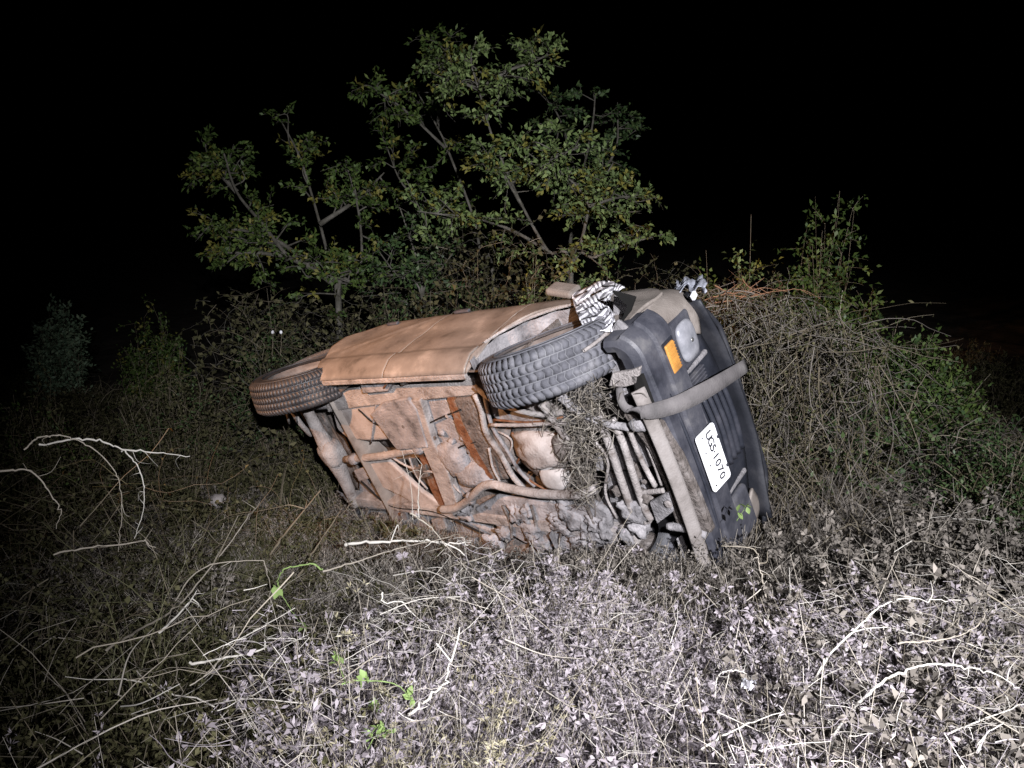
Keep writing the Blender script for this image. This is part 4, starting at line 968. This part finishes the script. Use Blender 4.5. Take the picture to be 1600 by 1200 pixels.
# foreground mauve weeds (bright patch)
def keep_mauve(x, y, R):
    edge = -.55 + .18 * np.sin(y * 4) - .10 * (y - 1.5); return frust(x, y) & (x > edge + R.normal(size=len(x)) * .12) & (x < 1.15 + .25 * np.sin(y * 3) + R.normal(size=len(x)) * .25) & (y < 2.75 + .25 * np.sin(x * 4))
x, y, R = scatter(760, (-.9, 1.8, .9, 3.35), keep_mauve, 51)
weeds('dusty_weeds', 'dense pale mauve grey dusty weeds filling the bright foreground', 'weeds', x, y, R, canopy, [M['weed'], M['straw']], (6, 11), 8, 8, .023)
def keep_right(x, y, R): return frust(x, y) & (x > .85 + .2 * np.sin(y * 3) + R.normal(size=len(x)) * .2) & ~((y > 3.3) & (x < 1.0))
x, y, R = scatter(1000, (.6, 4.6, 1.0, 5.2), keep_right, 52)
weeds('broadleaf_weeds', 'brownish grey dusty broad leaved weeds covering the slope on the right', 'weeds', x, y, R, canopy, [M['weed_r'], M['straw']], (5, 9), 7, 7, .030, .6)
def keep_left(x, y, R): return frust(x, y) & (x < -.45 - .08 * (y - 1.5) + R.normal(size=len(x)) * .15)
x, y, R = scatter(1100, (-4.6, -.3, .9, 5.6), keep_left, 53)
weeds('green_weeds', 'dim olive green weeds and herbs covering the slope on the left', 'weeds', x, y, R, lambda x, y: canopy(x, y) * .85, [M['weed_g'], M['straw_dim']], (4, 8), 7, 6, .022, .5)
def keep_mid(x, y, R): return frust(x, y) & (x > -3.2) & (x < 1.3)
x, y, R = scatter(900, (-3.2, 1.3, 3.1, 6.8), keep_mid, 54)
weeds('trampled_brush', 'flattened grey green brush between the near weeds and the vehicle', 'brush', x, y, R, lambda x, y: canopy(x, y) * .95 + .04, [M['weed_r'], M['straw']], (4, 8), 6, 6, .022, .4)
x, y, R = scatter(620, (-.4, 1.6, 3.2, 4.5), lambda x, y, R: frust(x, y), 154)
weeds('low_brush', 'low grey weeds right under the front end of the vehicle', 'brush', x, y, R, lambda x, y: .24 + .10 * np.sin(x * 9) * np.sin(y * 7) + .1 * (x > .5) * (y > 3.6), [M['weed_r'], M['straw']], (4, 8), 7, 7, .020, .5)
x, y, R = scatter(900, (-.8, 1.9, .95, 2.9), keep_mauve, 155)
weeds('fine_weeds', 'fine narrow leaved pale herbs mixed through the near weeds', 'weeds', x, y, R, lambda x, y: canopy(x, y) * 1.06, [M['weed'], M['straw']], (4, 8), 10, 8, .014, .25, stemr=.0012)
x, y, R = scatter(26, (-.34, -.10, 1.3, 1.65), None, 156)
weeds('feathery_weeds', 'tan yellowish feathery weed patch near the bottom, left of centre', 'weeds', x, y, R, lambda x, y: canopy(x, y) * 1.15 + .03, [M['leaf_tan'], M['straw']], (6, 10), 12, 8, .014, .25, stemr=.0012)
# field beyond and round the wreck
def keep_back(x, y, R): return frust(x, y, .5)
x, y, R = scatter(2300, (-9, 8, 5.4, 12.5), keep_back, 55)
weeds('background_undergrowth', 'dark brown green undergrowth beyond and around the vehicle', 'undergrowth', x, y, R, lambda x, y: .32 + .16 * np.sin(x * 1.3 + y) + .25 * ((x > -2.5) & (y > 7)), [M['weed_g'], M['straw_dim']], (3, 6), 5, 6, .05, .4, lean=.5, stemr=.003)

# grass blades
def blades(name, label, x, y, R, h, w, mats, droop=.7, nseg=5, cut=True, k=(10, 22), vertical=.5, tuft=.05, zoff=0):
    g = Geo(); z0 = G(x, y) + zoff
    for i in range(len(x)):
        hh = h(x[i], y[i]) * R.uniform(.6, 1.25)
        for s in range(R.integers(*k)):
            a = R.uniform(0, 2 * math.pi); L = hh * R.uniform(.5, 1.2); t = np.linspace(0, 1, nseg)
            out = L * (1 - vertical) * R.uniform(.4, 1.3)
            b = np.array([x[i] + R.normal() * tuft, y[i] + R.normal() * tuft, z0[i]])
            dr = droop * R.uniform(.3, 1.3)
            P = b + np.stack([np.cos(a) * out * t ** 1.3, np.sin(a) * out * t ** 1.3, L * (t - dr * .6 * t ** 3)], 1)
            if cut and (sees_car(P[2:]).any() or clear_car(P[1:]).any()): continue
            g.ribbon(P, np.linspace(w, w * .25, nseg) * R.uniform(.6, 1.3), int(R.random() < .35) if len(mats) > 1 else 0, A=R.normal(size=3))
    o = g.obj(name, mats); tag(o, label, 'grass', kind='stuff'); return o
x, y, R = scatter(420, (-4, .0, 1.1, 5.5), lambda x, y, R: frust(x, y) & (x < -.80 - .08 * y + R.normal(size=len(x)) * .2), 61)
blades('drooping_grass', 'drooping olive grass tufts on the lower left slope', x, y, R, lambda x, y: .62 if y < 3.2 else .4, .005, [M['grass'], M['straw']], .9)
x, y, R = scatter(260, (.8, 5.2, 1.2, 5.0), lambda x, y, R: frust(x, y), 62)
blades('dry_grass', 'pale dry grass blades among the weeds on the right', x, y, R, lambda x, y: .5, .004, [M['straw'], M['weed_r']], .8)
x, y, R = scatter(560, (.9, 5.4, 4.6, 7.2), lambda x, y, R: ~blocked(np.stack([x, y, G(x, y) + .6], 1), .05) & (x < 4.6 - R.random(len(x)) * .8) & (R.random(len(x)) < np.where(x < 2.6, 1, .45)), 63)
blades('dry_thicket', 'dense dry upright grass thicket beside the front of the vehicle', x, y, R, lambda x, y: (.42 + .38 * np.exp(-((x - 1.75) / .55) ** 2)) * (.75 + .5 * abs(np.sin(5 * x + 3 * y))), .007, [M['weed_r'], M['straw_dim']], .85, vertical=.45, k=(12, 24), tuft=.14)
x, y, R = scatter(700, (-8, 7, 6.8, 12.5), lambda x, y, R: frust(x, y), 64)
blades('field_grass', 'dark brown dry grass in the field behind the vehicle', x, y, R, lambda x, y: .5, .010, [M['straw_dim'], M['grass']], .9, vertical=.5, tuft=.1)
x, y, R = scatter(120, (-3.2, 1.0, 3.2, 6.0), lambda x, y, R: frust(x, y), 65)
blades('ditch_grass', 'short grey grass tufts below the underside of the vehicle', x, y, R, lambda x, y: .26, .005, [M['straw'], M['weed_r']], .7)

# tangle of dry stems hanging over beside the hood, and the dark twiggy mass behind the wreck
def tangle(name, label, cat, n, vol, seed, lens, rr, mats, down=.7, leaf=None, zmax=lambda x, y: 9):
    R = np.random.default_rng(seed); g = Geo()
    for k in range(n):
        x, y, z = vol(R); L = R.uniform(*lens); d = unit(R.normal(size=3) * [.7, .7, .6] + [0, 0, -down if R.random() < .8 else down * .6])
        p = [np.array([x, y, z])]
        for q in range(4):
            d = unit(d + R.normal(size=3) * .28 + [0, 0, -.10]); p.append(p[-1] + d * L / 4)
        P = spline(p, 2)
        if P[:, 2].max() > zmax(P[0, 0], P[0, 1]) + (.25 if R.random() < .03 else 0): continue
        if sees_car(P).any() or clear_car(P).any() or (P[:, 2] < G(P[:, 0], P[:, 1]) - .1).any(): continue
        r = R.uniform(*rr); g.tube(P, np.linspace(r, r * .35, len(P)), 3, int(R.random() * 2))
        if leaf:
            m = 5; i = R.integers(1, len(P), m); g.leaves(P[i], unit(R.normal(size=(m, 3))), R.uniform(.5, 1.2, m) * leaf, R.uniform(.4, .8, m) * leaf, 2)
    o = g.obj(name, mats); tag(o, label, cat, kind='stuff')
def v1(R):
    x = 1.45 + 1.0 * R.random() ** 1.2; y = R.uniform(4.9, 6.6); top = 1.02 - .35 * max(0, x - 1.9) + .05 * R.normal()
    return x, y, top - (R.random() ** 1.5) * 1.2
tangle('dry_tangle', 'tangled dry stems hanging down in a thick mass beside the hood', 'stems', 1500, v1, 91, (.3, .85), (.002, .006), [M['straw_dim'], M['weed_r'], M['weed_g']], .8, .03, lambda x, y: 1.10 - .4 * max(0, x - 1.9))
def v2(R):
    x = R.uniform(2.1, 3.9); y = R.uniform(5.0, 6.6); return x, y, float(G(x, y)) + R.random() * (.9 - .32 * (x - 2.1))
tangle('mound_tangle', 'dry stems and creepers matted over the mound on the right', 'stems', 1100, v2, 92, (.2, .55), (.002, .0045), [M['weed_r'], M['straw_dim'], M['leaf_dark']], .3, .045, lambda x, y: float(G(x, y)) + .98 - .32 * (x - 2.1))
def v3(R):
    x = R.uniform(-3.2, 2.6); y = R.uniform(7.6, 10.2); return x, y, float(G(x, y)) + R.random() ** 1.2 * (2.45 + .3 * math.sin(x * 2.3 + y)) * (1 - .10 * abs(x + .2))
tangle('background_thicket', 'dark twiggy thicket merging under the trees behind the vehicle', 'thicket', 4200, v3, 93, (.2, .6), (.0015, .0045), [M['straw_dim'], M['bark'], M['weed_g']], .2, .065, lambda x, y: float(G(x, y)) + (2.6 + .35 * math.sin(x * 2.3 + y)) * (1 - .10 * abs(x + .2)))
def v4(R):
    x = R.uniform(-4.4, -1.1); y = R.uniform(2.6, 5.6); return x, y, float(G(x, y)) + R.random() * (.42 + .25 * (x < -2))
tangle('left_tangle', 'olive brown creepers and stems matted over the left slope', 'stems', 1300, v4, 94, (.2, .7), (.0015, .004), [M['straw_dim'], M['grass'], M['weed_g']], .3, .03)
# loose dead twigs
def twigs(name, label, n, box, keep, seed, lenr, rr, mats, top):
    x, y, R = scatter(n, box, keep, seed); g = Geo(); z = G(x, y)
    for i in range(len(x)):
        L = R.uniform(*lenr); a = R.uniform(0, 2 * math.pi); el = R.normal() * .35 + .15
        d = np.array([math.cos(a) * math.cos(el), math.sin(a) * math.cos(el), math.sin(el)]); zz = top(x[i], y[i]) * R.uniform(.5, 1.12)
        c = np.array([x[i], y[i], z[i] + zz]); sd = unit(R.normal(size=3)) * L * R.uniform(.03, .2)
        P = spline([c - d * L / 2, c + sd, c + d * L / 2], 4)
        if R.random() < .4: P += R.normal(size=P.shape) * L * .012
        if sees_car(P).any() or clear_car(P).any(): continue
        r = R.uniform(*rr); g.tube(P, np.linspace(r, r * .4, len(P)), 4, int(R.random() * len(mats)))
    o = g.obj(name, mats); tag(o, label, 'twigs', kind='stuff')
can1 = lambda x, y: float(canopy(np.array(x), np.array(y)))
twigs('dead_twigs', 'loose pale dead twigs tangled over the foreground weeds', 1150, (-1.0, 4.2, 1.1, 4.8), lambda x, y, R: frust(x, y), 71, (.08, .5), (.0010, .0028), [M['straw'], M['straw_pale'], M['straw']], can1)
twigs('fine_twigs', 'short fine pale stalks scattered through the bright weeds', 6500, (-.7, 2.0, 1.05, 3.1), lambda x, y, R: frust(x, y), 73, (.02, .15), (.0006, .0014), [M['straw'], M['straw_pale'], M['weed']], can1)
twigs('brown_twigs', 'loose brown twigs and stalks tangled over the left slope', 700, (-4.4, -.6, 1.1, 6.2), lambda x, y, R: frust(x, y), 72, (.10, .5), (.0009, .0024), [M['straw_dim'], M['straw'], M['grass']], can1)

# dry grass stuffed up under the front axle
def clump():
    R = np.random.default_rng(81); g = Geo()
    for k in range(560):
        t = R.random(); py = 598 + 185 * t ** 1.2; px = np.interp(py, [600, 640, 700, 780], [905, 915, 905, 915]) + R.normal() * np.interp(py, [600, 640, 700, 780], [26, 30, 20, 9])
        c = carpt(U(px, py, R.uniform(.20, .34))); d = unit(R.normal(size=3) * [1, .4, 1]); L = R.uniform(.04, .17)
        sd = R.normal(size=3) * L * .25
        P = spline([c - d * L / 2, c + sd, c + d * L / 2], 3); g.tube(P, np.linspace(.0028, .0012, len(P)), 3, int(R.random() < .3))
    o = g.obj('caught_grass', [M['weed_r'], M['straw']]); tag(o, 'ragged dry grass caught under the vehicle behind the front tyre', 'grass', kind='stuff')
clump()
